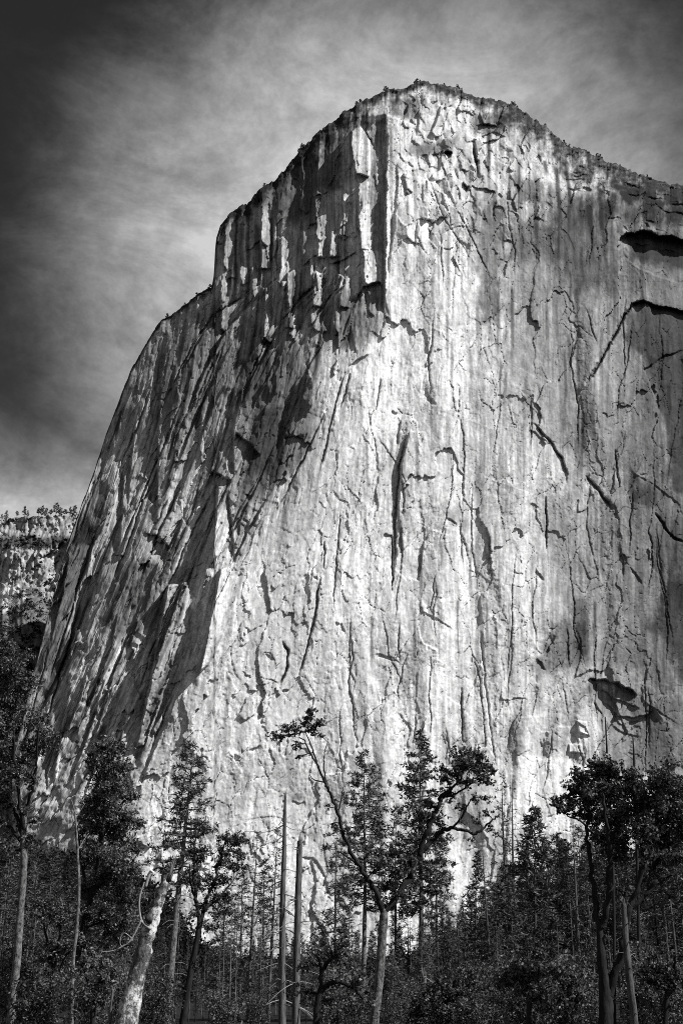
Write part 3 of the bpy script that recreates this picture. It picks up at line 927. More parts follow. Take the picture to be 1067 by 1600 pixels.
# pale aplite dikes running across the face
for pts in [[(690, 715), (760, 745), (830, 772), (900, 808)], [(940, 930), (985, 976), (1032, 1022)], [(640, 945), (690, 968), (720, 992)],
            [(700, 640), (760, 668), (820, 672)], [(560, 690), (600, 712), (650, 735)], [(620, 500), (660, 520), (700, 545)], [(470, 640), (505, 605), (520, 640)],
            [(860, 960), (885, 980), (915, 970)], [(895, 895), (905, 915), (925, 935)], [(760, 690), (850, 720), (930, 770)], [(600, 980), (650, 1010), (700, 1040)],
            [(425, 535), (450, 528), (495, 526)], [(1000, 735), (1040, 760), (1080, 790)], [(780, 560), (830, 585), (870, 600)], [(560, 1130), (620, 1120), (660, 1140)]]:
    groove(pts, -.12, 1.3, taper=.2, dark=-.3)
for k in range(70):
    x = rng.uniform(500, 1060); y = rng.uniform(480, 1250); a = R(rng.gauss(25, 22)); l = rng.uniform(15, 60)
    groove([(x, y), (x + l / 2 * math.cos(a), y + l / 2 * math.sin(a) + rng.uniform(-3, 3)), (x + l * math.cos(a), y + l * math.sin(a))], -.08, 1.1, taper=.3, dark=-.22)
ALB *= 1 + .34 * np.clip(fbm(PX / 9, PY / 16, 209, 4), -1, .8)
ALB *= 1 - .3 * zone * sstep(.0, .6, fbm(PX / 5, PY / 5, 208, 3))

DEP2 = DEP + REL
vx, vy, vz = A_ * DEP2, DEP2, CAMZ + B_ * DEP2
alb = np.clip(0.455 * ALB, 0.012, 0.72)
# the summit and the flank behind the rim: the rock goes on backwards
rimx, rimy, rimz = vx[-1], vy[-1], vz[-1]
slope = np.clip(-np.gradient(YTOP, PXS), -6, 6)        # steep silhouette on the left
leftness = np.clip(slope / 2.0, -0.3, 1)
ext = []
for s_ in [3, 7, 13, 22, 35, 55, 85, 130, 200, 300, 430, 600]:
    wob = fbm(PXS / 30, PXS * 0 + s_ * .05, 61, 3) * min(s_ * .06, 9)
    ext.append(np.stack([rimx + s_ * 0.55 * leftness, rimy + s_, rimz + s_ * np.clip(B_[-1] * .30, 0, .3) - s_ * s_ * 0.00055 + wob * .4], 1))
V = np.concatenate([np.stack([vx, vy, vz], 2).reshape(-1, 3)] + ext)
alb_all = np.concatenate([alb.ravel()] + [np.full(len(PXS), .08, np.float32)] * len(ext))
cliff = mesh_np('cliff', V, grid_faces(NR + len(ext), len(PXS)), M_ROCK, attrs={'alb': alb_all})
tag(cliff, 'huge pale granite monolith with dark streaked left wall and sheer sunlit right face', 'cliff', kind='structure')


def cliff_rim(px):
    i = int(np.clip((px - PXS[0]) / 1.15, 0, len(PXS) - 1))
    return Vector((float(rimx[i]), float(rimy[i]), float(rimz[i])))


# ------------------------------------------------------------------ lower cliff beyond, at the left
fx = np.arange(-160, 240, 1.3, dtype=np.float32); fr_ = np.linspace(0, 1, 420, dtype=np.float32)
ftop = np.interp(fx, [-160, 0, 30, 60, 100, 240], [812, 812, 808, 806, 806, 815]) + fbm(fx / 9, fx * 0, 81, 4) * 4
FX = np.repeat(fx[None], len(fr_), 0); FY = 1330 + (ftop[None] - 1330) * fr_[:, None]
fa, fb = ray_dir(FX, FY)
lip = np.interp(FX, [-160, 0, 40, 75, 110, 240], [930, 940, 915, 935, 955, 990]) + fbm(FX / 25, FX * 0, 85, 3) * 14   # foot of the cliff band
foot = FY - lip
dist = np.where(foot < 0, 1760 - foot * 0.35, 1760 - foot * 2.2)
shelf = np.clip((842 - FY) / 20, 0, 1)
dist = dist + shelf * 14 + sstep(852, 835, FY) * 8
fw = fbm(FX / 14, FY / 14, 84, 3)
a, b, c, ox, oy, ed = cells(FX / 13 + fw * .5, FY / 24 - fw * .5, 371)
rel = a * 16 + ox * b * 14 + oy * c * 12 + fbm(FX / 30, FY / 60, 82, 3) * 8 + fbm(FX / 4, FY / 7, 83, 3) * 1.6
a, b, c, ox, oy, ed = cells(FX / 5 + fw * .5, FY / 9 - fw * .5, 381)
rel += a * 6 + ox * b * 5 + oy * c * 5
ta = sstep(-6, 10, foot)
dist = dist + rel * (1 - ta * .6)
falb = (.28 + .16 * fbm(FX / 5, FY / 22, 86, 4)) * (1 - .65 * sstep(.1, .5, fbm(FX / 6, FY / 18, 87, 3)))
falb = falb * (1 - .6 * sstep(-.1, .4, fbm(FX / 10, FY / 8, 92, 4)) * sstep(838, 826, FY))
falb = np.where(foot > 0, .10 + .10 * fbm(FX / 6, FY / 6, 88, 4), falb)
slab = inside([(-20, 925), (30, 912), (42, 935), (10, 958), (-20, 965)], FX + fbm(FX / 9, FY / 9, 89, 2) * 5, FY)
falb = falb * (1 - sstep(-3, 3, slab)) + .42 * sstep(-3, 3, slab)
ledge = sstep(-14, -4, -np.abs(FY - 846 - fbm(FX / 20, FX * 0, 90, 3) * 7))
falb = falb * (1 - .8 * ledge)
FV = np.stack([fa * dist, dist, CAMZ + fb * dist], 2)
back = np.stack([FV[-1][:, 0], FV[-1][:, 1] + 400, FV[-1][:, 2] + 10], 1)
FVa = np.concatenate([FV.reshape(-1, 3), back])
far = mesh_np('far_cliff', FVa, grid_faces(len(fr_) + 1, len(fx)), M_FAR,
              attrs={'alb': np.concatenate([np.clip(falb, .03, .6).ravel(), np.full(len(fx), .05, np.float32)])})
tag(far, 'lower pale cliff band above a scrubby slope beyond the left wall', 'cliff', kind='structure')

# ------------------------------------------------------------------ ground
EAZ = [(-1.2, .06), (-.5, .10), (-.3, .108), (-.2, .10), (-.155, .074), (-.13, .035), (-.09, .016), (.05, .016), (.09, .034), (.14, .058), (.2, .084), (.26, .11), (.33, .13), (.6, .13), (1.2, .06)]


def ground_z(x, y):
    x = np.asarray(x, np.float64); y = np.asarray(y, np.float64)
    az = x / np.maximum(y, 60)
    E = np.interp(az, [a for a, _ in EAZ], [b for _, b in EAZ])
    t = np.clip((y - 130) / (700 - 130), 0, 1)
    s = t * t * (2 - t) * .9 + .1 * t
    z = E * 700 * s + np.clip(y - 700, 0, 130) * .1 * (t >= 1)
    return z + np.where(y > 30, fbm(x / 18, y / 18, 91, 3) * np.clip(y / 250, .12, 2.0), 0)


gy = np.concatenate([np.linspace(-400, 20, 12), np.linspace(25, 140, 60), np.linspace(146, 840, 150), np.array([900, 1000, 1400, 2500, 5000, 12000])])
gx = np.concatenate([np.array([-12000, -5000, -2000, -1000]), np.linspace(-700, -150, 60), np.linspace(-145, 145, 150), np.linspace(150, 700, 60), np.array([1000, 2000, 5000, 12000])])
GX, GY = np.meshgrid(gx, gy)
GZ = ground_z(GX, GY)
GZ = np.where(GY > 880, np.minimum(GZ, 30), GZ)


def ground_material():
    m, nt, b = mat_base('forest_floor', 0.95, 0.1)
    L = nt.links.new
    tc = N(nt, 'ShaderNodeTexCoord')
    n = N(nt, 'ShaderNodeTexNoise'); n.inputs['Scale'].default_value = .5; n.inputs['Detail'].default_value = 10; n.inputs['Roughness'].default_value = .7
    L(tc.outputs['Object'], n.inputs['Vector'])
    cr = N(nt, 'ShaderNodeValToRGB')
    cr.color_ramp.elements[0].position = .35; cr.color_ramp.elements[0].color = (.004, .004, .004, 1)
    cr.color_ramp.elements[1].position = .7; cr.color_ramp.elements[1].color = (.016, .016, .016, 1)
    L(n.outputs[0], cr.inputs[0]); L(cr.outputs[0], b.inputs['Base Color'])
    return m


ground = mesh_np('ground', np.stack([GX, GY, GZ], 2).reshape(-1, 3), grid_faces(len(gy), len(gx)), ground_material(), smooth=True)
tag(ground, 'dark forest floor rising in wooded slopes to the foot of the cliff', 'ground', kind='structure')

# ------------------------------------------------------------------ foliage helpers
nrg = np.random.default_rng(11)


def leaf_quads(C, size, rg, flat=0.0, asp=0.62):
    """one leaf-shaped quad at each centre, turned at random"""
    n = len(C)
    a = rg.normal(size=(n, 3)); a[:, 2] *= 1 - flat; a /= np.linalg.norm(a, axis=1)[:, None] + 1e-9
    b = rg.normal(size=(n, 3)); b -= a * (a * b).sum(1)[:, None]; b /= np.linalg.norm(b, axis=1)[:, None] + 1e-9
    s = size * rg.uniform(.6, 1.35, (n, 1))
    return np.stack([C - a * s, C + b * s * asp, C + a * s, C - b * s * asp], 1)


def foliage(name, quads, mat, parent=None, tints=None):
    Q = quads.reshape(-1, 3)
    F = np.arange(len(Q)).reshape(-1, 4)
    if tints is None: tints = nrg.random(len(F)) ** 1.6
    return mesh_np(name, Q, F, mat, parent, fattrs={'tint': tints})


class Crown:
    def __init__(s): s.q = []; s.t = []
    def clump(s, c, r, n, size, rg, squash=.8):
        v = rg.normal(size=(n, 3)); v /= np.linalg.norm(v, axis=1)[:, None] + 1e-9
        v *= (rg.random((n, 1)) ** .45) * r; v[:, 2] *= squash
        s.q.append(leaf_quads(np.array(c)[None] + v, size, rg))
        s.t.append(np.clip(rg.random() ** 1.6 * .75 + rg.random(n) ** 2 * .5, 0, 1))
    def build(s, name, mat, parent, twigs=None, twigmat=None):
        q = np.concatenate(s.q).reshape(-1, 3); F = np.arange(len(q)).reshape(-1, 4); t = np.concatenate(s.t); k = len(F)
        if twigs is None: return mesh_np(name, q, F, mat, parent, fattrs={'tint': t})
        F = np.concatenate([F, np.array(twigs.F) + len(q)]); q = np.concatenate([q, np.array(twigs.V)])
        o = mesh_np(name, q, F, mat, parent, fattrs={'tint': np.concatenate([t, np.zeros(len(F) - k)])})
        o.data.materials.append(twigmat)
        mi = np.zeros(len(F), np.int32); mi[k:] = 1
        o.data.polygons.foreach_set('material_index', mi)
        return o


# ------------------------------------------------------------------ broad-leaved trees drawn from a skeleton
def broadleaf(name, label, cat, Y, base, trunk, limbs, blobs, bark, leafmat, leaf=.05, seed=1, twig=.012, dens=1.0, group=None, sub=.42, limbmat=None, spread=1.0, rs=.76):
    """trunk / limbs: lists of (px, py, radius px); blobs: (px, py, radius px, fullness)"""
    trunk = [(a, b, c * rs) for a, b, c in trunk]; limbs = [[(a, b, c * rs) for a, b, c in l] for l in limbs]
    rg = np.random.default_rng(seed); rnd = random.Random(seed)
    m = scale_at(trunk[0][0], trunk[0][1], Y)
    o = empty(name, base, label, cat, group)
    O = Vector(base)
    def path(l, y0, y1):
        k = len(l) - 1
        return [at(p[0], p[1], Y + (y0 + (y1 - y0) * i / k)) - O for i, p in enumerate(l)]
    tp = [Vector((0, 0, -.3)) + (path(trunk, 0, 0)[0] * Vector((1, 1, 0)))] + path(trunk, 0, 0)
    n = 6 * len(tp)
    t = MB(); tp_s = smooth_path(tp, n); tr = interp_list([trunk[0][2] * 1.25 * m] + [p[2] * m for p in trunk], n)
    t.tube(tp_s, tr, 10, .10, rnd); t.build('trunk', bark, o)
    skel = [(p, r) for p, r in zip(tp_s[n // 3:], tr[n // 3:])]
    for l in limbs:
        d = rnd.uniform(-1, 1) * spread * sum(math.hypot(l[i + 1][0] - l[i][0], l[i + 1][1] - l[i][1]) for i in range(len(l) - 1)) * m * .45
        lp = path(l, 0, d)
        k = 5 * len(lp); ls = smooth_path(lp, k); ls = [q_ + Vector((rnd.gauss(0, 1), rnd.gauss(0, 1), rnd.gauss(0, .6))) * (.28 * l[0][2] * m * min(1, i_ / 3)) for i_, q_ in enumerate(ls)]; lr = interp_list([p[2] * m for p in l], k)
        q = MB(); q.tube(ls, lr, 7, .16, rnd); q.build('limb', limbmat or bark, o)
        skel += list(zip(ls, lr))
    tw = MB(); cr = Crown()
    SP = np.array([tuple(p) for p, _ in skel])
    for (bx, by, br, full) in blobs:
        c = at(bx, by, Y) - O
        i = int(np.argmin(((SP - np.array(c)) ** 2 * np.array([1, .25, 1])).sum(1) + .6 * np.maximum(0, SP[:, 2] - c[2]) ** 2))
        s = Vector(SP[i]); rm = br * m
        c.y = s.y + rnd.uniform(-.8, .8) * rm
        mid = s.lerp(c, .5) + Vector((rnd.gauss(0, .1), rnd.gauss(0, .1), .12)) * rm
        k = 8; bp = smooth_path([s, mid, c], k)
        r0 = min(skel[i][1] * .6, twig * 2.2 + rm * .012)
        tw.tube(bp, interp_list([r0, twig], k), 5, cap=False)
        ns = max(4, int(17 * full * dens * (1 + br / 24)))
        for j in range(ns):
            v = rg.normal(size=3); v /= np.linalg.norm(v); v *= rg.random() ** .5 * rm * 1.32
            v[2] *= .85
            p = c + Vector(v)
            st = bp[rnd.randint(k // 3, k)]
            bend = st.lerp(p, .55) + Vector((0, 0, .1 * rm * rnd.random()))
            tw.tube(smooth_path([st, bend, p], 4), interp_list([twig * .8, twig * .35], 4), 4, cap=False)
            cl = rm * sub * rnd.uniform(.6, 1.35)
            cr.clump(p, cl, int(15 * full * rnd.uniform(.3, 1.6) * (cl / .2) ** 1.2 + 4), leaf, rg)
            if rnd.random() < .6:
                pm = st.lerp(p, rnd.uniform(.55, .85))
                cr.clump(pm, cl * .6, int(12 * full), leaf, rg)
    cr.build('crown', leafmat, o, tw, limbmat or bark)
    return o


# ------------------------------------------------------------------ conifers
def conifer_parts(H, crown0, width, seed, nwh=60, prof=0.75, droop=.15, up=.15, bare=.0, tuft=.34, blade=.05, per=6, tr=None, lean=(0, 0), dead=.5, sparse=0.0, shape=None):
    """local-space trunk and crown of a conifer standing at the origin"""
    rg = np.random.default_rng(seed); rnd = random.Random(seed)
    t = MB(); tr = tr or H * .011
    ax = lambda z: Vector((lean[0] * z + math.sin(z * .35 + seed) * .012 * H * .2, lean[1] * z, z))
    zs = [H * i / 16 for i in range(17)]
    t.tube([ax(z) for z in zs], [max(.012, tr * (1 - z / H) ** .8) * (1.25 if z == 0 else 1) for z in zs], 8, .06, rnd)
    Q = []; T = []
    for k in range(nwh):
        f = (k + rnd.random()) / nwh
        z = H * (crown0 + (1 - crown0) * f)
        f = (z / H - crown0) / (1 - crown0)
        if rnd.random() < sparse: continue
        w = width * ((1 - f) ** prof * (.35 + .65 * min(1, f / .18)) if shape is None else np.interp(f, *shape)) * rnd.uniform(.55, 1.12) + .12
        a = rnd.uniform(0, 2 * math.pi)
        d = Vector((math.cos(a), math.sin(a), 0))
        p0 = ax(z)
        tip = p0 + d * w + Vector((0, 0, w * (up * (f * 1.6 - .3) - droop * (1 - f) * rnd.uniform(.3, 1.5))))
        mid = p0.lerp(tip, .55) + Vector((0, 0, -w * .04))
        t.tube([p0, mid, tip], [tr * .18 * (1 - f * .7) + .008, tr * .1 * (1 - f * .7) + .006, .004], 4, cap=False)
        nt = max(2, int(w / (tuft * .62)))
        for j in range(nt):
            g = (.28 + .72 * (j + rnd.random()) / nt)
            c = (p0.lerp(mid, g / .55) if g < .55 else mid.lerp(tip, (g - .55) / .45))
            side = Vector((-d.y, d.x, 0)) * rnd.gauss(0, .16) * w * (.4 + g * .5)
            c = c + side + Vector((0, 0, rnd.gauss(0, .05) * w))
            n = per
            dv = rg.normal(size=(n, 3)) * np.array([1, 1, .7]) + np.array([d.x, d.y, .25]) * .7
            dv /= np.linalg.norm(dv, axis=1)[:, None]
            L_ = tuft * rg.uniform(.6, 1.25, (n, 1))
            b = rg.normal(size=(n, 3)); b -= dv * (dv * b).sum(1)[:, None]; b /= np.linalg.norm(b, axis=1)[:, None]
            C = np.array(c)[None]
            Q.append(np.stack([C - b * blade * .4, C + dv * L_ * .55 - b * blade, C + dv * L_, C + dv * L_ * .5 + b * blade], 1))
            T.append(np.clip(rnd.random() * .55 + rg.random(n) * .5, 0, 1))
    # dead lower branches
    for k in range(int(dead * 26)):
        z = H * rnd.uniform(.12, max(.2, crown0)); a = rnd.uniform(0, 2 * math.pi); w = width * rnd.uniform(.25, .8)
        p0 = ax(z); d = Vector((math.cos(a), math.sin(a), 0))
        t.tube(smooth_path([p0, p0 + d * w * .5 + Vector((0, 0, .02 * w)), p0 + d * w + Vector((0, 0, -.22 * w))], 4), interp_list([.03, .008], 4), 4, cap=False)
    return t, (np.concatenate(Q) if Q else None), (np.concatenate(T) if T else None)


def conifer(name, label, cat, loc, H, bark=None, needle=None, group=None, rotz=0, **kw):
    o = empty(name, loc, label, cat, group); o.rotation_euler.z = rotz
    t, q, tn = conifer_parts(H, **kw)
    t.build('trunk', bark or M_BARK_MID, o)
    if q is not None: foliage('crown', q, needle or M_NEEDLE, o, tn)
    return o


def stand_at(px, ptop, Y):
    """ground point under pixel column px at depth Y, and the height that reaches ptop"""
    a, _ = ray_dir(px, 1560)
    top = at(px, ptop, Y)
    x = top.x
    z = float(ground_z(x, Y))
    return Vector((x, Y, z)), top.z - z


# ------------------------------------------------------------------ dead snags
def snag(name, label, cat, Y, line, bark, branches, seed, group=None, jag=True):
    rnd = random.Random(seed)
    m = scale_at(line[0][0], line[0][1], Y)
    p = [at(a, b, Y) for a, b, _ in line]
    base = Vector((p[0].x, Y, float(ground_z(p[0].x, Y))))
    o = empty(name, base, label, cat, group)
    P = [Vector((p[0].x - base.x, 0, -.2))] + [q - base for q in p]
    n = 26; sp = smooth_path(P, n); r = interp_list([line[0][2] * 1.1 * m] + [l[2] * m for l in line], n)
    t = MB(); t.tube(sp, r, 10, .10, rnd)
    for k in range(16):
        i_ = rnd.randint(5, n - 1); a = rnd.uniform(0, 6.28); d_ = Vector((math.cos(a), math.sin(a), rnd.uniform(-.3, .5))); l_ = r[i_] * rnd.uniform(1.3, 3.2)
        t.tube([sp[i_], sp[i_] + d_ * l_], [r[i_] * .24, r[i_] * .12], 5)
    if jag:
        for k in range(4):
            a = k * 1.7 + rnd.random(); e = sp[-1] + Vector((math.cos(a), math.sin(a), 0)) * r[-1] * .6
            t.tube([e - Vector((0, 0, .1)), e + Vector((rnd.gauss(0, .02), 0, r[-1] * rnd.uniform(1.2, 3.5)))], [r[-1] * .45, .006], 5)
    t.build('trunk', bark, o)
    for (px, py, dx, dy, sag, rad, dep) in branches:
        s0 = min(range(n + 1), key=lambda i: abs((at(px, py, Y) - base - sp[i]).z))
        s = sp[s0]
        tip = s + Vector((dx * m, dep * abs(dx) * m, -dy * m))
        mid = s.lerp(tip, .5) + Vector((0, 0, sag * abs(dx) * m))
        b = MB(); b.tube(smooth_path([s, s.lerp(mid, .5) + Vector((0, 0, sag * .35 * abs(dx) * m)), mid, mid.lerp(tip, .5) + Vector((0, 0, .01)), tip], 10), interp_list([rad * m, rad * m * .25], 10), 5, .1, rnd)
        for q in range(rnd.randint(0, 2)):
            u = mid.lerp(tip, rnd.random()); b.tube([u, u + Vector((rnd.gauss(0, .2) + (dx * m) * .15, rnd.gauss(0, .2), rnd.uniform(-.25, .1)))], [rad * m * .4, .004], 4, cap=False)
        b.build('branch', M_TWIG if rad < 1.2 else bark, o)
    return o


def gz(px, Y):
    x = at(px, 1560, Y).x
    return Vector((x, Y, float(ground_z(x, Y))))


# ================================================================== the traced trees
# tall leafy tree at the left edge
broadleaf('leafy_tree', 'tall leafy tree with a mottled pale trunk at the left edge', 'tree', 42, gz(16, 42),
          [(14, 1640, 10), (20, 1570, 9), (27, 1500, 8.5), (33, 1420, 8), (38, 1350, 7.5), (37, 1310, 7), (40, 1262, 5)],
          [[(38, 1318, 5), (22, 1300, 4), (8, 1285, 3)], [(37, 1310, 5.5), (22, 1260, 4.5), (8, 1232, 3.5), (-8, 1220, 2)], [(39, 1300, 5), (30, 1240, 4), (24, 1180, 3), (22, 1100, 2), (30, 1050, 1)],
           [(40, 1270, 4.5), (52, 1230, 3.5), (58, 1190, 2.5), (62, 1130, 2)], [(38, 1330, 4), (12, 1322, 3), (-10, 1300, 2)], [(30, 1200, 2.5), (50, 1170, 2), (72, 1150, 1.2)]],
          [(20, 1060, 30, 1.3), (45, 1060, 26, 1.2), (60, 1085, 20, 1.0), (10, 1095, 26, 1.3), (38, 1110, 26, 1.3), (58, 1125, 20, 1), (76, 1165, 16, 1.0), (62, 1150, 22, 1.2),
           (22, 1145, 26, 1.3), (2, 1140, 22, 1.2), (45, 1175, 20, 1.1), (12, 1190, 24, 1.2), (-10, 1170, 25, 1.2), (34, 1215, 18, 1), (50, 1220, 14, .9), (5, 1235, 20, 1.1), (20, 1255, 15, .9),
           (-12, 1260, 22, 1), (48, 1262, 12, .6), (30, 1285, 12, .6), (58, 1285, 10, .5), (4, 1290, 14, .8), (85, 1150, 10, .8), (30, 1030, 14, .9), (5, 1060, 18, 1.1), (-15, 1100, 24, 1.1),
           (16, 1330, 12, .6), (50, 1310, 12, .6), (-5, 1320, 16, .9)],
          M_BARK_PALE, M_LEAF, seed=21, limbmat=M_BARK_DARK)

# dense dark leafy tree between the left tree and the leaning trunk
broadleaf('leafy_tree', 'dense dark leafy tree left of the leaning patchy trunk', 'tree', 50, gz(118, 50),
          [(112, 1640, 7), (116, 1560, 6.5), (124, 1480, 6), (140, 1410, 5.5), (152, 1360, 5), (158, 1300, 4.5)],
          [[(150, 1372, 4), (160, 1320, 3.5), (163, 1240, 3), (168, 1180, 1.6)], [(158, 1312, 3.5), (178, 1280, 2.8), (196, 1250, 2)], [(140, 1410, 4), (128, 1350, 3), (122, 1300, 2), (118, 1280, 1.2)],
           [(146, 1390, 3.5), (180, 1370, 2.5), (205, 1350, 1.6)], [(130, 1450, 3.5), (160, 1440, 2.5), (190, 1430, 1.5)], [(163, 1240, 2.5), (152, 1200, 1.6), (146, 1170, 1)]],
          [(168, 1172, 18, 1.1), (190, 1170, 16, 1.0), (150, 1190, 16, 1.0), (178, 1200, 22, 1.3), (200, 1205, 16, 1.1), (160, 1225, 22, 1.3), (188, 1235, 22, 1.3), (206, 1245, 14, 1), (150, 1255, 20, 1.2),
           (172, 1265, 24, 1.4), (198, 1280, 20, 1.3), (148, 1290, 20, 1.3), (175, 1305, 24, 1.4), (204, 1318, 16, 1.1), (218, 1288, 10, .7), (226, 1290, 6, .5), (150, 1325, 20, 1.3), (182, 1345, 24, 1.4), (206, 1360, 16, 1.1),
           (132, 1345, 18, 1.1), (160, 1375, 22, 1.4), (190, 1390, 22, 1.4), (135, 1390, 20, 1.2), (210, 1400, 14, 1), (165, 1420, 22, 1.4), (195, 1435, 20, 1.3), (140, 1430, 20, 1.2), (222, 1330, 8, .6),
           (132, 1270, 14, .8), (126, 1300, 12, .7), (170, 1460, 22, 1.2), (200, 1475, 18, 1.1), (138, 1475, 20, 1.2), (165, 1150, 10, .7), (140, 1180, 9, .6)],
          M_BARK_DARK, M_LEAF, seed=22, leaf=.052)

# thin pale dead pole in front of it
snag('dead_tree', 'thin crooked pale dead trunk with a forked tip in front of the dense leafy tree', 'dead tree', 47,
     [(112, 1640, 3.2), (113, 1560, 3.2), (115, 1500, 3.0), (120, 1455, 3.0), (124, 1390, 2.6), (122, 1340, 2.3), (120, 1300, 2), (117, 1268, 1.4), (112, 1250, .8)],
     M_BARK_PALE, [(120, 1300, -18, -44, .0, 1.0, .3), (122, 1330, 16, -30, .1, .9, .2), (120, 1275, 14, -26, 0, .7, .2), (121, 1420, -18, -18, .1, .8, .3)], 31, jag=False)

# the leaning patchy white trunk with its broken top
def leaning_trunk():
    Y = 30; rnd = random.Random(5); m = scale_at(220, 1500, Y)
    base = gz(186, Y)
    o = empty('leaning_dead_tree', base, 'thick leaning dead trunk with patchy white bark and a broken top', 'dead tree')
    L_ = [(178, 1660, 19), (197, 1600, 17), (209, 1550, 15.5), (220, 1500, 13.5), (231, 1463, 12.5), (238, 1440, 11.5), (243, 1424, 10), (249, 1404, 8.8), (256, 1382, 8), (262, 1362, 6.6)]
    P = [at(a, b, Y) - base for a, b, _ in L_]
    t = MB(); n = 40; sp = smooth_path(P, n); sp = [q_ + Vector((rnd.gauss(0, .012), rnd.gauss(0, .012), 0)) for q_ in sp]; t.tube(sp, [r * m * rnd.uniform(.86, 1.04) for r in interp_list([l[2] for l in L_], n)], 18, .09, rnd); t.build('trunk', M_BIRCH, o)
    # upper shattered stem behind the burl
    q = MB()
    for k in range(15):
        a = rnd.uniform(0, 6.28); e = sp[-1] + Vector((math.cos(a), math.sin(a), 0)) * 5.2 * m * rnd.uniform(.3, 1) - Vector((0, 0, .22)); h = rnd.uniform(14, 42)
        q.tube([e, e + Vector((h * .16 * m, rnd.gauss(0, 2) * m, h * .5 * m)), e + Vector((h * .34 * m + rnd.gauss(0, 1.5) * m, rnd.gauss(0, 3) * m, h * m))], [2.4 * m, 1.6 * m, .25 * m], 5, .25, rnd)
    q.build('broken_top', M_SNAG, o)
    s = MB(); c = at(236, 1437, Y - .10) - base                        # burl: a rough knob with a dark hollow
    pts = [c + Vector((-1.2 * m * k, -.02 - 7 * m * k / 5, .4 * m * k)) for k in range(6)]
    s.tube(pts, [6 * m, 7.4 * m, 7.6 * m, 6.6 * m, 4.6 * m, 2 * m], 12, .3, rnd); s.build('burl', M_BARK_MID, o)
    b = MB()                                                          # curling pale branch on the left
    Bp = [(236, 1452, 2.2), (222, 1440, 2.0), (218, 1420, 1.8), (219, 1400, 1.7), (224, 1384, 1.5), (226, 1378, .8)]
    b.tube(smooth_path([at(a, q_, Y - .2) - base for a, q_, _ in Bp], 16), [x * m for x in interp_list([z[2] for z in Bp], 16)], 6, .1, rnd); b.build('branch', M_TWIG, o)
    b = MB(); Bp = [(221, 1438, 1.8), (214, 1452, 1.7), (204, 1470, 1.5), (190, 1480, 1.3), (176, 1486, 1.1), (158, 1487, .6)]
    b.tube(smooth_path([at(a, q_, Y - .3) - base for a, q_, _ in Bp], 18), [x * m for x in interp_list([z[2] for z in Bp], 18)], 6, .1, rnd)
    Bp = [(206, 1466, .9), (196, 1458, .8), (190, 1462, .7), (188, 1474, .6), (192, 1480, .5)]
    b.tube(smooth_path([at(a, q_, Y - .35) - base for a, q_, _ in Bp], 14), [x * m for x in interp_list([z[2] for z in Bp], 14)], 5); b.build('branch', M_TWIG, o)
    b = MB(); Bp = [(264, 1362, 1.6), (256, 1357, 1.6), (246, 1356, 1.5), (240, 1360, 1.0)]
    b.tube(smooth_path([at(a, q_, Y + .3) - base for a, q_, _ in Bp], 10), [x * m for x in interp_list([z[2] for z in Bp], 10)], 6); b.build('branch', M_BARK_DARK, o)
    b = MB(); Bp = [(228, 1386, 2.4), (232, 1372, 2.6), (237, 1364, 1.2)]
    b.tube(smooth_path([at(a, q_, Y + .1) - base for a, q_, _ in Bp], 8), [x * m for x in interp_list([z[2] for z in Bp], 8)], 6); b.build('branch', M_TWIG, o)
leaning_trunk()

snag('dead_stake', 'short pale upright dead stem at the foot of the leaning trunk', 'dead stem', 30,
     [(169, 1660, 2.6), (172, 1600, 2.5), (177, 1545, 2.0)], M_SNAG, [(173, 1590, -12, -26, -.2, .8, .2)], 33)

# slim pale-trunked pine right of it
def traced_conifer(label, px_base, px_top, ptop, Y, seed, name='pine_tree', cat='pine tree', bark=None, **kw):
    b, H = stand_at(px_top, ptop, Y)
    xb = at(px_base, 1560, Y).x
    lean = ((b.x - xb) / H, 0)
    loc = Vector((xb, Y, float(ground_z(xb, Y))))
    return conifer(name, label, cat, loc, H, bark=bark, seed=seed, lean=lean, **kw)

traced_conifer('slim pine with a pale leaning trunk and narrow ragged crown left of centre', 261, 302, 1162, 62, 41, bark=M_BARK_PALE,
               crown0=.50, width=1.55, nwh=80, prof=.55, droop=.1, tuft=.32, blade=.03, per=12, tr=.24, dead=1.0, shape=([0, .2, .5, .8, .93, 1], [.75, .95, .9, .55, .3, .05]))

broadleaf('leafy_tree', 'small dark upright oak right of the slim pale-trunked pine', 'tree', 55, gz(284, 55),
          [(280, 1640, 8), (290, 1570, 7.5), (298, 1520, 7), (308, 1470, 6.5), (313, 1440, 6)],
          [[(313, 1442, 5), (306, 1400, 4), (304, 1350, 3), (304, 1310, 1.6)], [(314, 1440, 5), (326, 1400, 4), (340, 1360, 3), (352, 1310, 1.6)], [(320, 1420, 4), (345, 1400, 2.6), (365, 1375, 1.4)], [(308, 1410, 3), (298, 1380, 2), (296, 1350, 1)]],
          [(352, 1305, 14, 1.1), (368, 1308, 14, 1.1), (374, 1330, 12, .9), (350, 1330, 14, 1.1), (378, 1355, 9, .6), (362, 1350, 14, 1), (340, 1345, 12, .9), (304, 1305, 10, .7), (298, 1330, 10, .8), (308, 1340, 12, .9),
           (300, 1365, 11, .9), (318, 1330, 10, .6), (330, 1375, 13, 1), (350, 1375, 12, 1), (310, 1385, 11, .9), (335, 1400, 12, .9), (355, 1400, 11, .8), (318, 1415, 11, .8), (342, 1425, 12, .8), (330, 1450, 11, .7),
           (305, 1430, 9, .6), (358, 1425, 9, .5), (330, 1480, 10, .5), (322, 1295, 8, .5), (384, 1310, 6, .5)],
          M_BARK_DARK, M_LEAF_D, seed=23, leaf=.052)

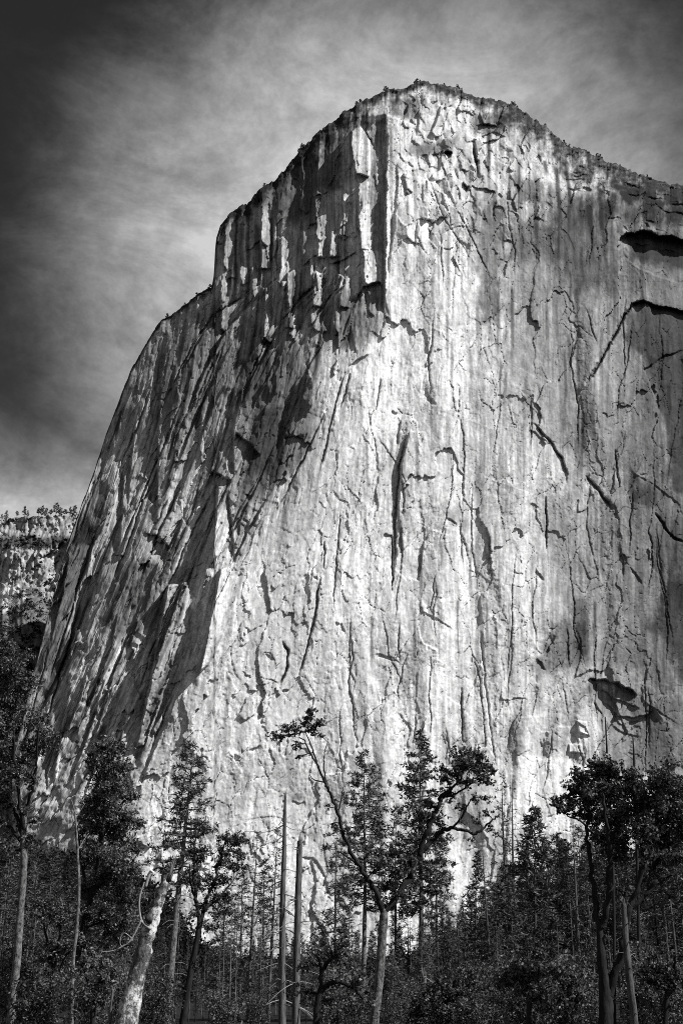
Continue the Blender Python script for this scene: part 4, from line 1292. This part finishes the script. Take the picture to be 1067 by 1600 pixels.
# the two bare snags in the middle
rb = random.Random(17)
br1 = [(445, 1290, -68, 10, -.10, 1.1, .2), (445, 1288, 26, 10, -.1, .9, .2), (445, 1307, -42, 18, -.08, 1.0, -.2), (444, 1322, 20, -2, .1, .8, .2)]
for k in range(24):
    y = 1350 + k * 10; s = rb.choice([-1, -1, 1]); l = rb.uniform(18, 40 + (y - 1350) * .16)
    br1.append((444, y, s * l, l * rb.uniform(.15, .75), rb.uniform(.02, .16), rb.uniform(.7, 1.25), rb.uniform(-.8, .8)))
snag('dead_tree', 'taller of two bare branching snags standing in the middle of the trees', 'dead tree', 58,
     [(441, 1640, 6.6), (441, 1600, 6.4), (441, 1500, 5.6), (442, 1400, 4.6), (444, 1330, 3.8), (445, 1270, 2.6), (446, 1240, 1.6)], M_SNAG, br1, 35)
br2 = [(468, 1338, 10, 2, -.1, 1.5, .2), (467, 1330, -10, -4, .1, 1.2, .2)]
for k in range(16):
    y = 1400 + k * 12; s = rb.choice([-1, 1, 1]); l = rb.uniform(12, 24 + (y - 1350) * .16)
    br2.append((466, y, s * l, l * rb.uniform(-.1, .9), rb.uniform(.02, .2), rb.uniform(.7, 1.3), rb.uniform(-.8, .8)))
snag('dead_tree', 'shorter and thicker of two bare snags with a snapped top in the middle', 'dead tree', 56,
     [(462, 1640, 6.8), (463, 1560, 6.4), (464, 1480, 6), (466, 1400, 5.5), (468, 1330, 4.9), (469, 1314, 4.4)], M_SNAG, br2, 36)

# the forked oak in the centre
broadleaf('oak_tree', 'forked oak with a pale trunk, one thin limb reaching left, a thick one right', 'oak tree', 45, gz(583, 45),
          [(578, 1650, 12), (584, 1600, 11), (591, 1540, 10), (596, 1480, 9.5), (599, 1440, 9.5), (600, 1420, 8)],
          [[(598, 1425, 7), (590, 1400, 6), (575, 1375, 5), (560, 1352, 4.6), (540, 1315, 4.2), (528, 1275, 3.6), (516, 1240, 3.2), (505, 1218, 2.6), (492, 1190, 2.0), (478, 1160, 1.6), (468, 1152, 1)],
           [(512, 1232, 2.4), (498, 1200, 2.2), (488, 1170, 1.8), (478, 1145, 1.0)], [(510, 1225, 2), (506, 1196, 1.6), (508, 1172, 1.2), (512, 1160, .7)],
           [(600, 1425, 8), (622, 1400, 7.5), (638, 1372, 7.5), (650, 1345, 7), (666, 1322, 6.2), (686, 1302, 5.2), (705, 1294, 4.4), (725, 1297, 3.6), (745, 1301, 3), (765, 1284, 2), (780, 1272, 1.2)],
           [(655, 1338, 6), (666, 1300, 5.5), (682, 1268, 5), (690, 1245, 4), (705, 1232, 3), (722, 1218, 2)], [(706, 1294, 2.6), (722, 1275, 2.2), (732, 1254, 1.6), (742, 1246, 1)],
           [(690, 1246, 3), (712, 1240, 2.4), (740, 1222, 2), (768, 1208, 1)], [(560, 1352, 3), (545, 1340, 2), (528, 1330, 1.2)], [(528, 1270, 2), (534, 1245, 1.4), (536, 1230, .8)], [(505, 1222, 1.6), (490, 1218, 1.2), (484, 1210, .8)]],
          [(434, 1155, 10, .7), (425, 1160, 6, .4), (447, 1140, 10, .7), (460, 1142, 12, .8), (462, 1165, 9, .5), (486, 1116, 10, .9), (478, 1128, 9, .7), (496, 1134, 10, .8), (503, 1130, 8, .6), (488, 1142, 9, .8), (466, 1184, 6, .4),
           (500, 1148, 7, .4), (520, 1250, 6, .3), (530, 1300, 8, .35), (512, 1260, 7, .35), (520, 1290, 9, .4), (545, 1300, 8, .4),
           (712, 1180, 12, 1.0), (728, 1180, 13, 1.1), (744, 1184, 13, 1.1), (758, 1196, 11, 1), (768, 1204, 8, .7), (722, 1198, 15, 1.2), (742, 1204, 14, 1.1), (710, 1212, 14, 1.1), (728, 1224, 13, 1), (752, 1218, 11, .8),
           (695, 1222, 12, .9), (702, 1238, 11, .8), (690, 1202, 10, .7), (765, 1225, 7, .5), (740, 1250, 10, .6), (760, 1250, 9, .5), (718, 1262, 9, .5), (748, 1275, 10, .55), (765, 1268, 9, .5), (770, 1290, 8, .5), (740, 1312, 7, .4), (720, 1284, 7, .4),
           (672, 1260, 12, .8), (660, 1280, 13, .9), (690, 1285, 10, .6), (645, 1310, 14, .9), (660, 1350, 12, .8), (640, 1345, 14, 1), (620, 1360, 14, 1), (612, 1385, 14, 1), (630, 1400, 12, .8), (600, 1350, 12, .8), (650, 1380, 10, .6),
           (580, 1330, 11, .6), (565, 1380, 10, .6), (615, 1330, 12, .8)],
          M_BARK_PALE, M_LEAF, seed=24, leaf=.052, sub=.36, limbmat=M_BARK_DARK, spread=.6)

# pines behind it
traced_conifer('tall pine with an even pointed crown just left of the forked oak', 568, 570, 1174, 105, 42, crown0=.40, width=2.75, nwh=125, prof=.6, per=12, tuft=.42, blade=.038, dead=.8,
               shape=([0, .1, .4, .75, .92, 1], [.55, .95, 1, .6, .3, .05]), bark=M_BARK_PALE)
traced_conifer('tallest pine in the centre with a sharp tip behind the oak limb', 656, 657, 1143, 105, 43, crown0=.34, width=2.9, nwh=140, prof=.6, per=7, tuft=.44, blade=.07, dead=.6,
               shape=([0, .1, .4, .7, .8, .92, 1], [.5, .9, 1, .75, .45, .3, .05]))
traced_conifer('short narrow pine between the two tall central pines', 616, 619, 1259, 112, 44, crown0=.2, width=1.6, nwh=80, per=10, tuft=.42, blade=.04)
traced_conifer('pine with an open ragged crown left of the forked oak', 522, 526, 1290, 100, 45, crown0=.38, width=2.1, nwh=58, per=13, tuft=.42, blade=.036, sparse=.15, shape=([0, .15, .5, .85, 1], [.8, .9, .9, .6, .1]))
traced_conifer('pine with low shelves of branches right of the tallest central pine', 684, 681, 1296, 110, 46, crown0=.36, width=2.0, nwh=54, per=13, tuft=.42, blade=.036, shape=([0, .2, .6, 1], [.9, 1, .8, .2]))
traced_conifer('sparse half dead pine at the left of the bare snags', 388, 402, 1300, 95, 47, name='pine_tree', crown0=.2, width=1.7, nwh=70, per=2, tuft=.3, blade=.035, sparse=.1, dead=1.2)
traced_conifer('sparse pointed pine close behind the taller bare snag', 420, 433, 1292, 95, 48, crown0=.15, width=1.6, nwh=75, per=4, tuft=.32, blade=.045, sparse=.1, dead=1)
traced_conifer('half dead pine with a bare tip right of the oak limb', 796, 783, 1206, 118, 49, crown0=.35, width=1.7, nwh=66, per=4, tuft=.4, blade=.05, sparse=.1, shape=([0, .3, .55, .8, 1], [1, .95, .5, .3, .1]), dead=.8)
traced_conifer('thin nearly bare pine beside the half dead one', 806, 799, 1218, 122, 50, crown0=.45, width=1.2, nwh=44, per=2, tuft=.36, blade=.04, sparse=.2, dead=.8)
traced_conifer('slender bare dead pine in front of the dark pointed pine', 768, 753, 1305, 90, 51, name='dead_tree', cat='dead tree', crown0=.4, width=.9, nwh=50, per=1, tuft=.16, blade=.015, dead=1)
traced_conifer('dark pointed pine behind the slender bare dead one', 741, 744, 1332, 100, 52, crown0=.08, width=2.0, nwh=110, per=11, tuft=.42, blade=.045)
traced_conifer('dense dark fir with a steeple tip left of the big right oak', 836, 834, 1262, 92, 53, name='fir_tree', cat='fir tree', crown0=.04, width=3.4, nwh=190, prof=.75, per=13, tuft=.5, blade=.05, droop=.25)
traced_conifer('thin dead trunk left of the big right oak', 906, 894, 1298, 80, 54, name='dead_tree', cat='dead tree', crown0=.6, width=.6, nwh=10, per=0 + 1, tuft=.1, blade=.01, dead=.7, tr=.2)
traced_conifer('broad dark fir low behind the steeple fir', 800, 799, 1352, 105, 55, name='fir_tree', cat='fir tree', crown0=.05, width=3.2, nwh=150, per=12, tuft=.5, blade=.05, droop=.25)

# the big dark oak at the right edge
broadleaf('oak_tree', 'big dark spreading oak with several black limbs at the right edge', 'oak tree', 38, gz(946, 38),
          [(942, 1660, 18), (946, 1590, 16), (944, 1540, 13), (939, 1490, 10), (937, 1450, 6)],
          [[(938, 1470, 8), (930, 1410, 6.5), (925, 1370, 5.5), (918, 1320, 4.5), (920, 1270, 3), (908, 1240, 2)], [(938, 1450, 8), (947, 1420, 7), (951, 1370, 6.5), (953, 1330, 5), (948, 1290, 4), (940, 1240, 2.6)],
           [(950, 1560, 9), (966, 1510, 8.5), (976, 1460, 7.5), (982, 1420, 7), (996, 1390, 5.5), (1003, 1350, 5), (1005, 1300, 4), (1008, 1250, 2.6)],
           [(982, 1424, 5.5), (1008, 1398, 4.5), (1026, 1375, 3.6), (1046, 1368, 2.6), (1070, 1352, 2)], [(998, 1386, 4), (1018, 1360, 3.4), (1036, 1330, 2.8), (1044, 1300, 2), (1056, 1280, 1.2)],
           [(952, 1340, 4), (962, 1300, 3.6), (966, 1260, 2.8), (964, 1220, 1.8)], [(922, 1300, 3), (905, 1282, 2.2), (885, 1275, 1.4)], [(1010, 1395, 3), (1022, 1345, 2.4), (1040, 1338, 1.6), (1066, 1330, 1)]],
          [(915, 1212, 18, 1.1), (935, 1204, 18, 1.2), (955, 1210, 20, 1.3), (900, 1232, 16, 1.1), (890, 1252, 14, 1), (878, 1262, 10, .7), (872, 1248, 8, .6), (920, 1240, 22, 1.3), (945, 1240, 24, 1.4), (975, 1232, 24, 1.3), (1000, 1225, 22, 1.2), (1025, 1222, 22, 1.2),
           (1048, 1232, 22, 1.2), (1068, 1225, 20, 1.1), (900, 1268, 12, .6), (925, 1272, 18, 1), (950, 1275, 24, 1.4), (980, 1268, 26, 1.4), (1010, 1262, 26, 1.4), (1040, 1265, 26, 1.4), (1066, 1262, 22, 1.2), (935, 1305, 16, .9), (962, 1308, 22, 1.3), (992, 1304, 24, 1.3),
           (1022, 1304, 24, 1.3), (1052, 1304, 24, 1.3), (1075, 1300, 20, 1), (970, 1340, 16, .9), (1000, 1338, 14, .7), (1030, 1342, 16, .8), (1058, 1340, 18, .9), (935, 1188, 12, .8), (960, 1190, 14, .8), (985, 1205, 14, .8), (1076, 1270, 20, 1), (1040, 1200, 14, .7), (866, 1256, 5, .4),
           (945, 1330, 10, .5), (1060, 1375, 14, .6), (1045, 1400, 12, .5)],
          M_BARK_DARK, M_LEAF_D, seed=25, leaf=.052, spread=.7)

snag('dead_tree', 'slim pale leaning trunk with a snapped top in front of the big right oak', 'dead tree', 34,
     [(996, 1660, 6.5), (991, 1600, 6.2), (984, 1540, 5.8), (978, 1480, 5.2), (975, 1430, 4.6), (974, 1412, 3.6)], M_BARK_MID,
     [(975, 1425, 10, -26, 0, 1.4, .1), (976, 1440, -12, 10, .1, 1.0, .3), (980, 1500, 14, -8, .1, 1.1, .2)], 37)
snag('dead_tree', 'tall thin dead leader poking out above the big right oak', 'dead tree', 60,
     [(960, 1640, 2.6), (958, 1400, 2.4), (952, 1250, 2.2), (948, 1180, 1.8), (945, 1120, .9)], M_BARK_DARK,
     [(948, 1180, -14, -8, .1, .8, .2), (949, 1185, 20, 0, .1, .8, .2), (947, 1160, -10, -10, 0, .6, .1), (950, 1200, 24, -14, .1, .9, .2), (947, 1150, 9, -8, 0, .6, .1), (951, 1215, -22, 4, .1, .9, .3)], 38, jag=False)
snag('dead_tree', 'bare twiggy dead top rising behind the crown of the big right oak', 'dead tree', 64,
     [(1000, 1640, 2.8), (996, 1400, 2.5), (992, 1250, 2.2), (990, 1190, 1.8), (988, 1150, .9)], M_BARK_DARK,
     [(990, 1190, -24, -16, .1, .9, .2), (991, 1200, 26, -20, .1, .9, .3), (989, 1172, 16, -14, 0, .7, .2), (989, 1168, -14, -12, 0, .7, .1), (992, 1225, 34, -22, .1, 1, .2), (992, 1230, -34, -18, .1, 1, .2), (990, 1205, -30, 4, .1, .8, .2)], 39, jag=False)

# low arching dark tree at the centre foot, thick stump, fallen log
broadleaf('leafy_tree', 'low dark tree with a bent arching limb under the forked oak', 'tree', 40, gz(498, 40),
          [(492, 1650, 9), (494, 1600, 8), (497, 1565, 7), (500, 1548, 6)],
          [[(499, 1555, 5), (503, 1520, 4.5), (512, 1503, 4), (520, 1498, 2.5)], [(500, 1552, 5.5), (512, 1540, 5), (526, 1534, 4), (545, 1540, 3.4), (560, 1552, 3), (572, 1566, 2)], [(503, 1524, 3), (498, 1500, 2), (490, 1488, 1.2)]],
          [(520, 1490, 16, .8), (500, 1488, 14, .8), (540, 1500, 16, .8), (560, 1530, 16, .7), (480, 1510, 14, .7), (575, 1560, 14, .7), (545, 1565, 14, .6), (515, 1565, 14, .6), (478, 1550, 14, .6), (535, 1470, 14, .6)],
          M_BARK_DARK, M_LEAF, seed=26, leaf=.052)
snag('tree_stump', 'short broken grey trunk with tangled dead branches right of the forked oak', 'dead trunk', 60,
     [(664, 1640, 5), (664, 1570, 4.8), (662, 1525, 4.2)], M_SNAG, [(664, 1528, 22, 14, .1, 1, .2), (664, 1535, 28, 22, .1, .9, .2), (663, 1530, 14, 26, 0, .8, -.2), (664, 1540, 20, 4, .1, .8, .3)], 40)
snag('dead_stake', 'pale stub of a dead trunk low between the pine stems', 'dead stem', 70, [(332, 1640, 3), (334, 1590, 3), (337, 1560, 2)], M_TWIG, [], 43)


def fallen_log():
    Y = 34; a = at(588, 1604, Y); b = at(650, 1612, Y + 1.5); rnd = random.Random(3); r = .12
    a.z = float(ground_z(a.x, Y)) + .75; b.z = float(ground_z(b.x, Y)) + .48
    base = Vector((a.x, a.y, 0)); o = empty('fallen_log', base, 'pale fallen log lying at the foot of the forked oak', 'log')
    t = MB(); t.tube(smooth_path([a - base, a.lerp(b, .5) - base, b - base], 10), [r * 1.1] * 11, 10, .1, rnd); t.build('trunk', M_TWIG, o)
fallen_log()

def understorey(label, px, top, w, Y, seed, mat):
    rnd = random.Random(seed); b = []
    hgt = 1600 - top
    for k in range(11):
        q = rnd.random(); b.append((px + rnd.uniform(-w, w) * (1 - .5 * abs(q - .4)), top + 14 + q * hgt * .6, rnd.uniform(11, 19), rnd.uniform(.6, 1.1)))
    broadleaf('leafy_tree', label, 'tree', Y, gz(px, Y), [(px - 3, 1650, 6), (px, 1580, 5.5), (px + 2, top + hgt * .55, 4.5)],
              [[(px + 1, top + hgt * .6, 4), (px - w * .4, top + hgt * .35, 2.6), (px - w * .6, top + 22, 1.2)], [(px + 2, top + hgt * .58, 4), (px + w * .35, top + hgt * .3, 2.6), (px + w * .4, top + 18, 1.2)], [(px, top + hgt * .7, 3), (px + w * .6, top + hgt * .5, 1.6), (px + w * .9, top + hgt * .45, .8)]],
              b, M_BARK_DARK, mat, seed=seed, spread=1.2)
understorey('low bushy sunlit tree with a short black stem left of the big right oak', 826, 1492, 40, 40, 701, M_LEAF)
understorey('small rounded leafy tree close against the trunk of the big right oak', 884, 1486, 30, 42, 702, M_LEAF)
understorey('small leafy tree between the left edge tree and the thin pale dead trunk', 84, 1392, 30, 50, 703, M_LEAF)
understorey('low leafy tree beneath the dense dark tree left of the leaning trunk', 146, 1478, 34, 41, 704, M_LEAF)
understorey('small shrubby tree under the right limb of the forked oak', 700, 1500, 36, 46, 705, M_LEAF_D)
understorey('low leafy tree at the right edge under the big oak', 1040, 1470, 36, 43, 706, M_LEAF_D)

# ================================================================== pole trunks and fill trees
rt = random.Random(91)
POLES = [(364, 1395, 75), (372, 1420, 82), (352, 1440, 90), (410, 1400, 85), (345, 1470, 78), (330, 1500, 95), (540, 1450, 80), (700, 1420, 85), (716, 1440, 80), (640, 1430, 95), (628, 1500, 70), (690, 1500, 66),
         (774, 1440, 72), (1004, 1440, 60), (1040, 1450, 62), (868, 1430, 70), (60, 1400, 70), (78, 1440, 76), (92, 1380, 82), (48, 1460, 66), (300, 1480, 85), (240, 1480, 80)]
protoP = None
POLES += [(rt.uniform(0, 1067), rt.uniform(1400, 1520), rt.uniform(62, 110)) for _ in range(20)]
for i, (px, pt, Y) in enumerate(POLES):
    b, H = stand_at(px, pt, Y)
    if i % 6 == 0:
        protoP = conifer('pole_tree', 'thin pole-like trunk with stubby dead branches among the lower trees', 'dead tree', b, 10, bark=[M_SNAG, M_BARK_MID][(i // 6) % 2],
                         group='thin dead poles in the lower forest', seed=300 + i, crown0=.75, width=.8, nwh=14, per=2, tuft=.22, blade=.02, dead=1.3, tr=.10)
        t = protoP
    else:
        t = copy_tree(protoP)
    t.location = b; t.scale = (H / 10,) * 3; t.rotation_euler.z = rt.uniform(0, 6.28)

SKY_FILL = [(-60, 1255), (40, 1280), (100, 1305), (200, 1320), (228, 1425), (262, 1478), (300, 1500), (340, 1490), (400, 1480), (470, 1478), (505, 1468), (530, 1442), (600, 1425), (680, 1408), (715, 1392), (770, 1366), (815, 1330), (850, 1300), (900, 1268), (960, 1250), (1067, 1205), (1120, 1200)]
NEEDLES = [M_NEEDLE_D, M_NEEDLE, M_NEEDLE_D, M_NEEDLE, M_NEEDLE_D, M_NEEDLE_L]
PROTO = [dict(crown0=.06, width=1.9, nwh=90, per=8, tuft=.5, blade=.055, droop=.22, dead=.2), dict(crown0=.2, width=1.7, nwh=70, per=8, tuft=.5, blade=.055, dead=.4),
         dict(crown0=.35, width=1.9, nwh=60, per=9, tuft=.5, blade=.055, shape=([0, .2, .6, 1], [.8, 1, .8, .1]), dead=.6), dict(crown0=.1, width=1.4, nwh=80, per=7, tuft=.45, blade=.05, dead=.4)]
NEAR = [dict(crown0=.42, width=1.7, nwh=70, per=9, tuft=.42, blade=.04, dead=1, tr=.16), dict(crown0=.52, width=1.5, nwh=52, per=9, tuft=.42, blade=.04, dead=1.2, tr=.15, sparse=.1),
        dict(crown0=.3, width=2.0, nwh=90, per=9, tuft=.42, blade=.04, droop=.25, dead=.8, tr=.17), dict(crown0=.12, width=2.3, nwh=120, per=9, tuft=.42, blade=.04, droop=.25, dead=.3, tr=.17),
        dict(crown0=.6, width=1.5, nwh=44, per=9, tuft=.42, blade=.04, dead=1.4, tr=.14), dict(crown0=.38, width=1.6, nwh=50, per=4, tuft=.36, blade=.03, dead=1.4, tr=.13, sparse=.2)]
protos = []; nears = []
def fill_conifer(px, Y, pt, label, group, name='pine_tree'):
    b, H = stand_at(px, pt, Y)
    if H < 3 or (222 < px < 276 and pt < 1430): return
    near = 'near' in group
    P_, D_ = (nears, NEAR) if near else (protos, PROTO)
    if len(P_) < len(D_):
        k = len(P_)
        t = conifer(name, label, 'pine tree', b, 14, seed=(480 if near else 400) + k, needle=NEEDLES[k], bark=[M_SNAG, M_BARK_MID, M_BARK_DARK][k % 3] if near else M_BARK_MID, **D_[k]); P_.append(t)
    else:
        t = copy_tree(P_[rt.randrange(len(D_))])
    t.location = b; s = H / 14; t.scale = (s * rt.uniform(.85, 1.2),) * 2 + (s,); t.rotation_euler.z = rt.uniform(0, 6.28)
    tag(t, label, 'pine tree', group)
n_ = 0
for k in range(1400):
    px = rt.uniform(-30, 1095)
    lo = np.interp(px, [a for a, _ in SKY_FILL], [b for _, b in SKY_FILL])
    Y = rt.uniform(130, 620) if rt.random() < .55 else rt.uniform(75, 150)
    pt = lo + 4 + abs(rt.gauss(0, 45))
    b, H = stand_at(px, pt, Y)
    if not 4.5 < H < 26: continue
    if Y > 150:
        fill_conifer(px, Y, pt, 'dark conifer in the shaded forest below the cliff', 'conifers in the forest below the cliff')
    else:
        fill_conifer(px, Y, max(pt, lo + 25), 'dark conifer in the near rows of the lower forest', 'conifers in the near rows')
    n_ += 1
    if n_ > 118: break

for k in range(80):
    px = rt.uniform(-20, 1090); lo = np.interp(px, [a for a, _ in SKY_FILL], [b for _, b in SKY_FILL])
    fill_conifer(px, rt.uniform(72, 190), min(1520, lo + rt.uniform(25, 190)), 'dark conifer in the near rows of the lower forest', 'conifers in the near rows')
for k in range(46):
    px = rt.uniform(225, 545); lo = np.interp(px, [a for a, _ in SKY_FILL], [b for _, b in SKY_FILL])
    fill_conifer(px, rt.uniform(280, 640), lo - rt.uniform(0, 22), 'dark conifer in the shaded forest below the cliff', 'conifers in the forest below the cliff')
for px, pt, Y in [(352, 1395, 95), (368, 1402, 100), (380, 1362, 104), (414, 1342, 100), (545, 1418, 100), (636, 1402, 96), (664, 1412, 90), (702, 1424, 92), (722, 1398, 96), (764, 1376, 98), (786, 1352, 104),
                  (818, 1322, 100), (852, 1312, 96), (868, 1302, 104), (884, 1332, 90), (700, 1440, 84), (660, 1450, 88), (590, 1440, 92), (780, 1420, 84), (505, 1450, 96), (820, 1400, 80), (750, 1430, 80),
                  (20, 1330, 90), (60, 1340, 84), (85, 1330, 92), (270, 1470, 90), (310, 1490, 92), (1010, 1290, 88), (1050, 1300, 80), (960, 1330, 84), (1080, 1280, 90)]:
    fill_conifer(px, Y, pt, 'dark conifer in the near rows of the lower forest', 'conifers in the near rows')

# leafy understorey
bushes = []
def bush(px, Y, H):
    b = gz(px, Y)
    if len(bushes) < 4:
        k = len(bushes); rg = np.random.default_rng(500 + k); rnd = random.Random(500 + k)
        o = empty('leafy_bush', b, 'leafy sapling bush in the undergrowth between the trunks', 'bush', 'leafy bushes in the undergrowth')
        st = MB(); cr = Crown()
        for j in range(7):
            a = rnd.uniform(0, 6.28); tip = Vector((math.cos(a) * rnd.uniform(.2, .9), math.sin(a) * rnd.uniform(.2, .9), rnd.uniform(1.6, 2.9)))
            pth = smooth_path([Vector((0, 0, -.1)), tip * .5 + Vector((rnd.gauss(0, .1), 0, .15)), tip], 8); st.tube(pth, interp_list([.035, .01], 8), 5, cap=False)
            for q in range(11):
                c = pth[rnd.randint(2, 8)] + Vector((rnd.gauss(0, .3), rnd.gauss(0, .3), rnd.gauss(0, .22)))
                cr.clump(c, rnd.uniform(.22, .5), rnd.randint(24, 60), .052, rg)
        st.build('stem', M_BARK_MID, o); cr.build('crown', [M_LEAF, M_LEAF_D, M_LEAF_D, M_LEAF_D][k], o)
        bushes.append(o)
    else:
        o = copy_tree(bushes[rt.randrange(4)])
    s = H / 3
    o.location = b; o.scale = (s * rt.uniform(.8, 1.3),) * 2 + (s,); o.rotation_euler.z = rt.uniform(0, 6.28)
for k in range(34):
    px = rt.uniform(-20, 1090); Y = rt.uniform(46, 130)
    bush(px, Y, rt.uniform(1.6, 4.2) * (.8 if 330 < px < 520 else 1.1) * (1.1 if px > 700 else 1))
for px, Y, H in [(815, 46, 3.4), (850, 50, 3.3), (880, 46, 3.1), (770, 50, 3), (640, 46, 2.2), (610, 44, 1.9), (680, 46, 2), (560, 48, 2.3), (900, 44, 2.4), (740, 44, 2.2), (350, 50, 2.2), (395, 52, 2), (250, 48, 2.6), (140, 44, 2.6), (70, 42, 2.6), (1040, 44, 3)]:
    bush(px, Y, H)

# brush covering the slopes: nobody could count it
def brush():
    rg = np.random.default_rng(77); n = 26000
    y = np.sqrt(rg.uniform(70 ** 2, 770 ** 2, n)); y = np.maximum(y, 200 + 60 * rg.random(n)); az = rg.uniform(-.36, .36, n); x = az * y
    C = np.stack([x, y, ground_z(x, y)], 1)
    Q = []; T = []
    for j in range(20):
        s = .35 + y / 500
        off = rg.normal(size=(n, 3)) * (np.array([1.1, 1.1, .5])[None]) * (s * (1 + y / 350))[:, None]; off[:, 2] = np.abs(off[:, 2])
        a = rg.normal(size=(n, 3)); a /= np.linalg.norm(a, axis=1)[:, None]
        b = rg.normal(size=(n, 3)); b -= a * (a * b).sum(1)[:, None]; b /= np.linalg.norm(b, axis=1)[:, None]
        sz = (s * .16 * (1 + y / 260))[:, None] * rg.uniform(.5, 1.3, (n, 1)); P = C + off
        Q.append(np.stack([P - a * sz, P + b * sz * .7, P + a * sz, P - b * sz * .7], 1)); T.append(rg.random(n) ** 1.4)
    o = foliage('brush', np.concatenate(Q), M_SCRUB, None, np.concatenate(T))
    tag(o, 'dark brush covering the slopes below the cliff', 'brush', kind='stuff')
brush()


def far_scrub():
    rg = np.random.default_rng(78); m_ = (foot > 3) | (np.abs(FY - 850) < 8); idx = np.argwhere(m_ & (FX < 150) & (FX > -60) & (FY < 1250))
    # more near the bottom, clumped
    w = sstep(-.15, .35, fbm(FX / 16, FY / 14, 95, 3)); pick = idx[rg.integers(0, len(idx), 9000)]
    pick = np.array([p for p in pick if rg.random() < w[p[0], p[1]] + .12][:3600])
    C = FV[pick[:, 0], pick[:, 1]]; n = len(C); Q = []
    for j in range(14):
        off = rg.normal(size=(n, 3)) * np.array([1.6, 1.6, 1.2]); off[:, 2] = np.abs(off[:, 2]); off[:, 1] -= 1.5
        Q.append(leaf_quads(C + off, 1.1, rg))
    o = foliage('scrub', np.concatenate(Q), M_SCRUB)
    tag(o, 'patchy dark scrub on the slope below the lower cliff band', 'scrub', kind='stuff')
far_scrub()

# small pines along the far ridge and on the rim of the great cliff
def ridge_pine(i, seed, H, loc, label, group, proto=[]):
    pass
RIDGE = [(3, 803, 14), (10, 806, 20), (26, 808, 16), (38, 806, 24), (44, 808, 14), (60, 807, 19), (66, 806, 25), (72, 807, 20), (80, 807, 16), (88, 806, 27), (94, 807, 22), (102, 807, 15), (110, 806, 22), (116, 804, 26), (-20, 812, 20), (130, 806, 20)]
rp = []
for i, (px, py, h) in enumerate(RIDGE):
    c = int(np.clip((px + 160) / 1.3, 0, len(fx) - 1)); p = Vector(FV[-1, c]); p.y += 3; p.z -= .8
    m = scale_at(px, py, p.y)
    if len(rp) < 3:
        t = conifer('ridge_pine', 'pine standing against the sky on the ridge of the lower cliff', 'pine tree', p, 20, seed=600 + i, group='pines on the far ridge', crown0=[.3, .12, .45][i], width=[6, 5, 7][i], nwh=34, per=6, tuft=1.9, blade=.5, dead=.2, tr=.45,
                    shape=([0, .2, .7, 1], [.6, 1, .75, .15])); rp.append(t)
    else: t = copy_tree(rp[i % 3])
    t.location = p; t.scale = (h * m / 20 * rt.uniform(.55, .85),) * 2 + (h * m / 20 * .8,); t.rotation_euler.z = rt.uniform(0, 6.28)
rimt = []
RIM = [(262, 7), (290, 5), (308, 6), (329, 8), (331, 5), (414, 7), (468, 6), (473, 9), (476, 5), (558, 6), (563, 7), (602, 9), (606, 5), (648, 5), (652, 7), (656, 5), (694, 5), (715, 8), (718, 5), (722, 6),
       (800, 6), (804, 8), (808, 5), (852, 5), (882, 8), (885, 5), (890, 6), (934, 8), (938, 6), (941, 5), (1012, 6)]
for i, (px, h) in enumerate(RIM):
    p = cliff_rim(px); m = scale_at(px, 300, p.y); p = p + Vector((0, 1.0, -.6))
    if len(rimt) < 2:
        t = conifer('rim_pine', 'tiny stunted pine on the skyline rim of the great cliff', 'pine tree', p, 5, seed=650 + i, group='stunted pines along the cliff rim', crown0=.1, width=1.7, nwh=16, per=6, tuft=.8, blade=.3, dead=.1, tr=.2, shape=([0, .3, 1], [.7, 1, .2])); rimt.append(t)
    else: t = copy_tree(rimt[i % 2])
    t.location = p; s = h * m / 5 * 1.1; t.scale = (s * rt.uniform(.8, 1.5), s * 1.2, s); t.rotation_euler.z = rt.uniform(0, 6.28)
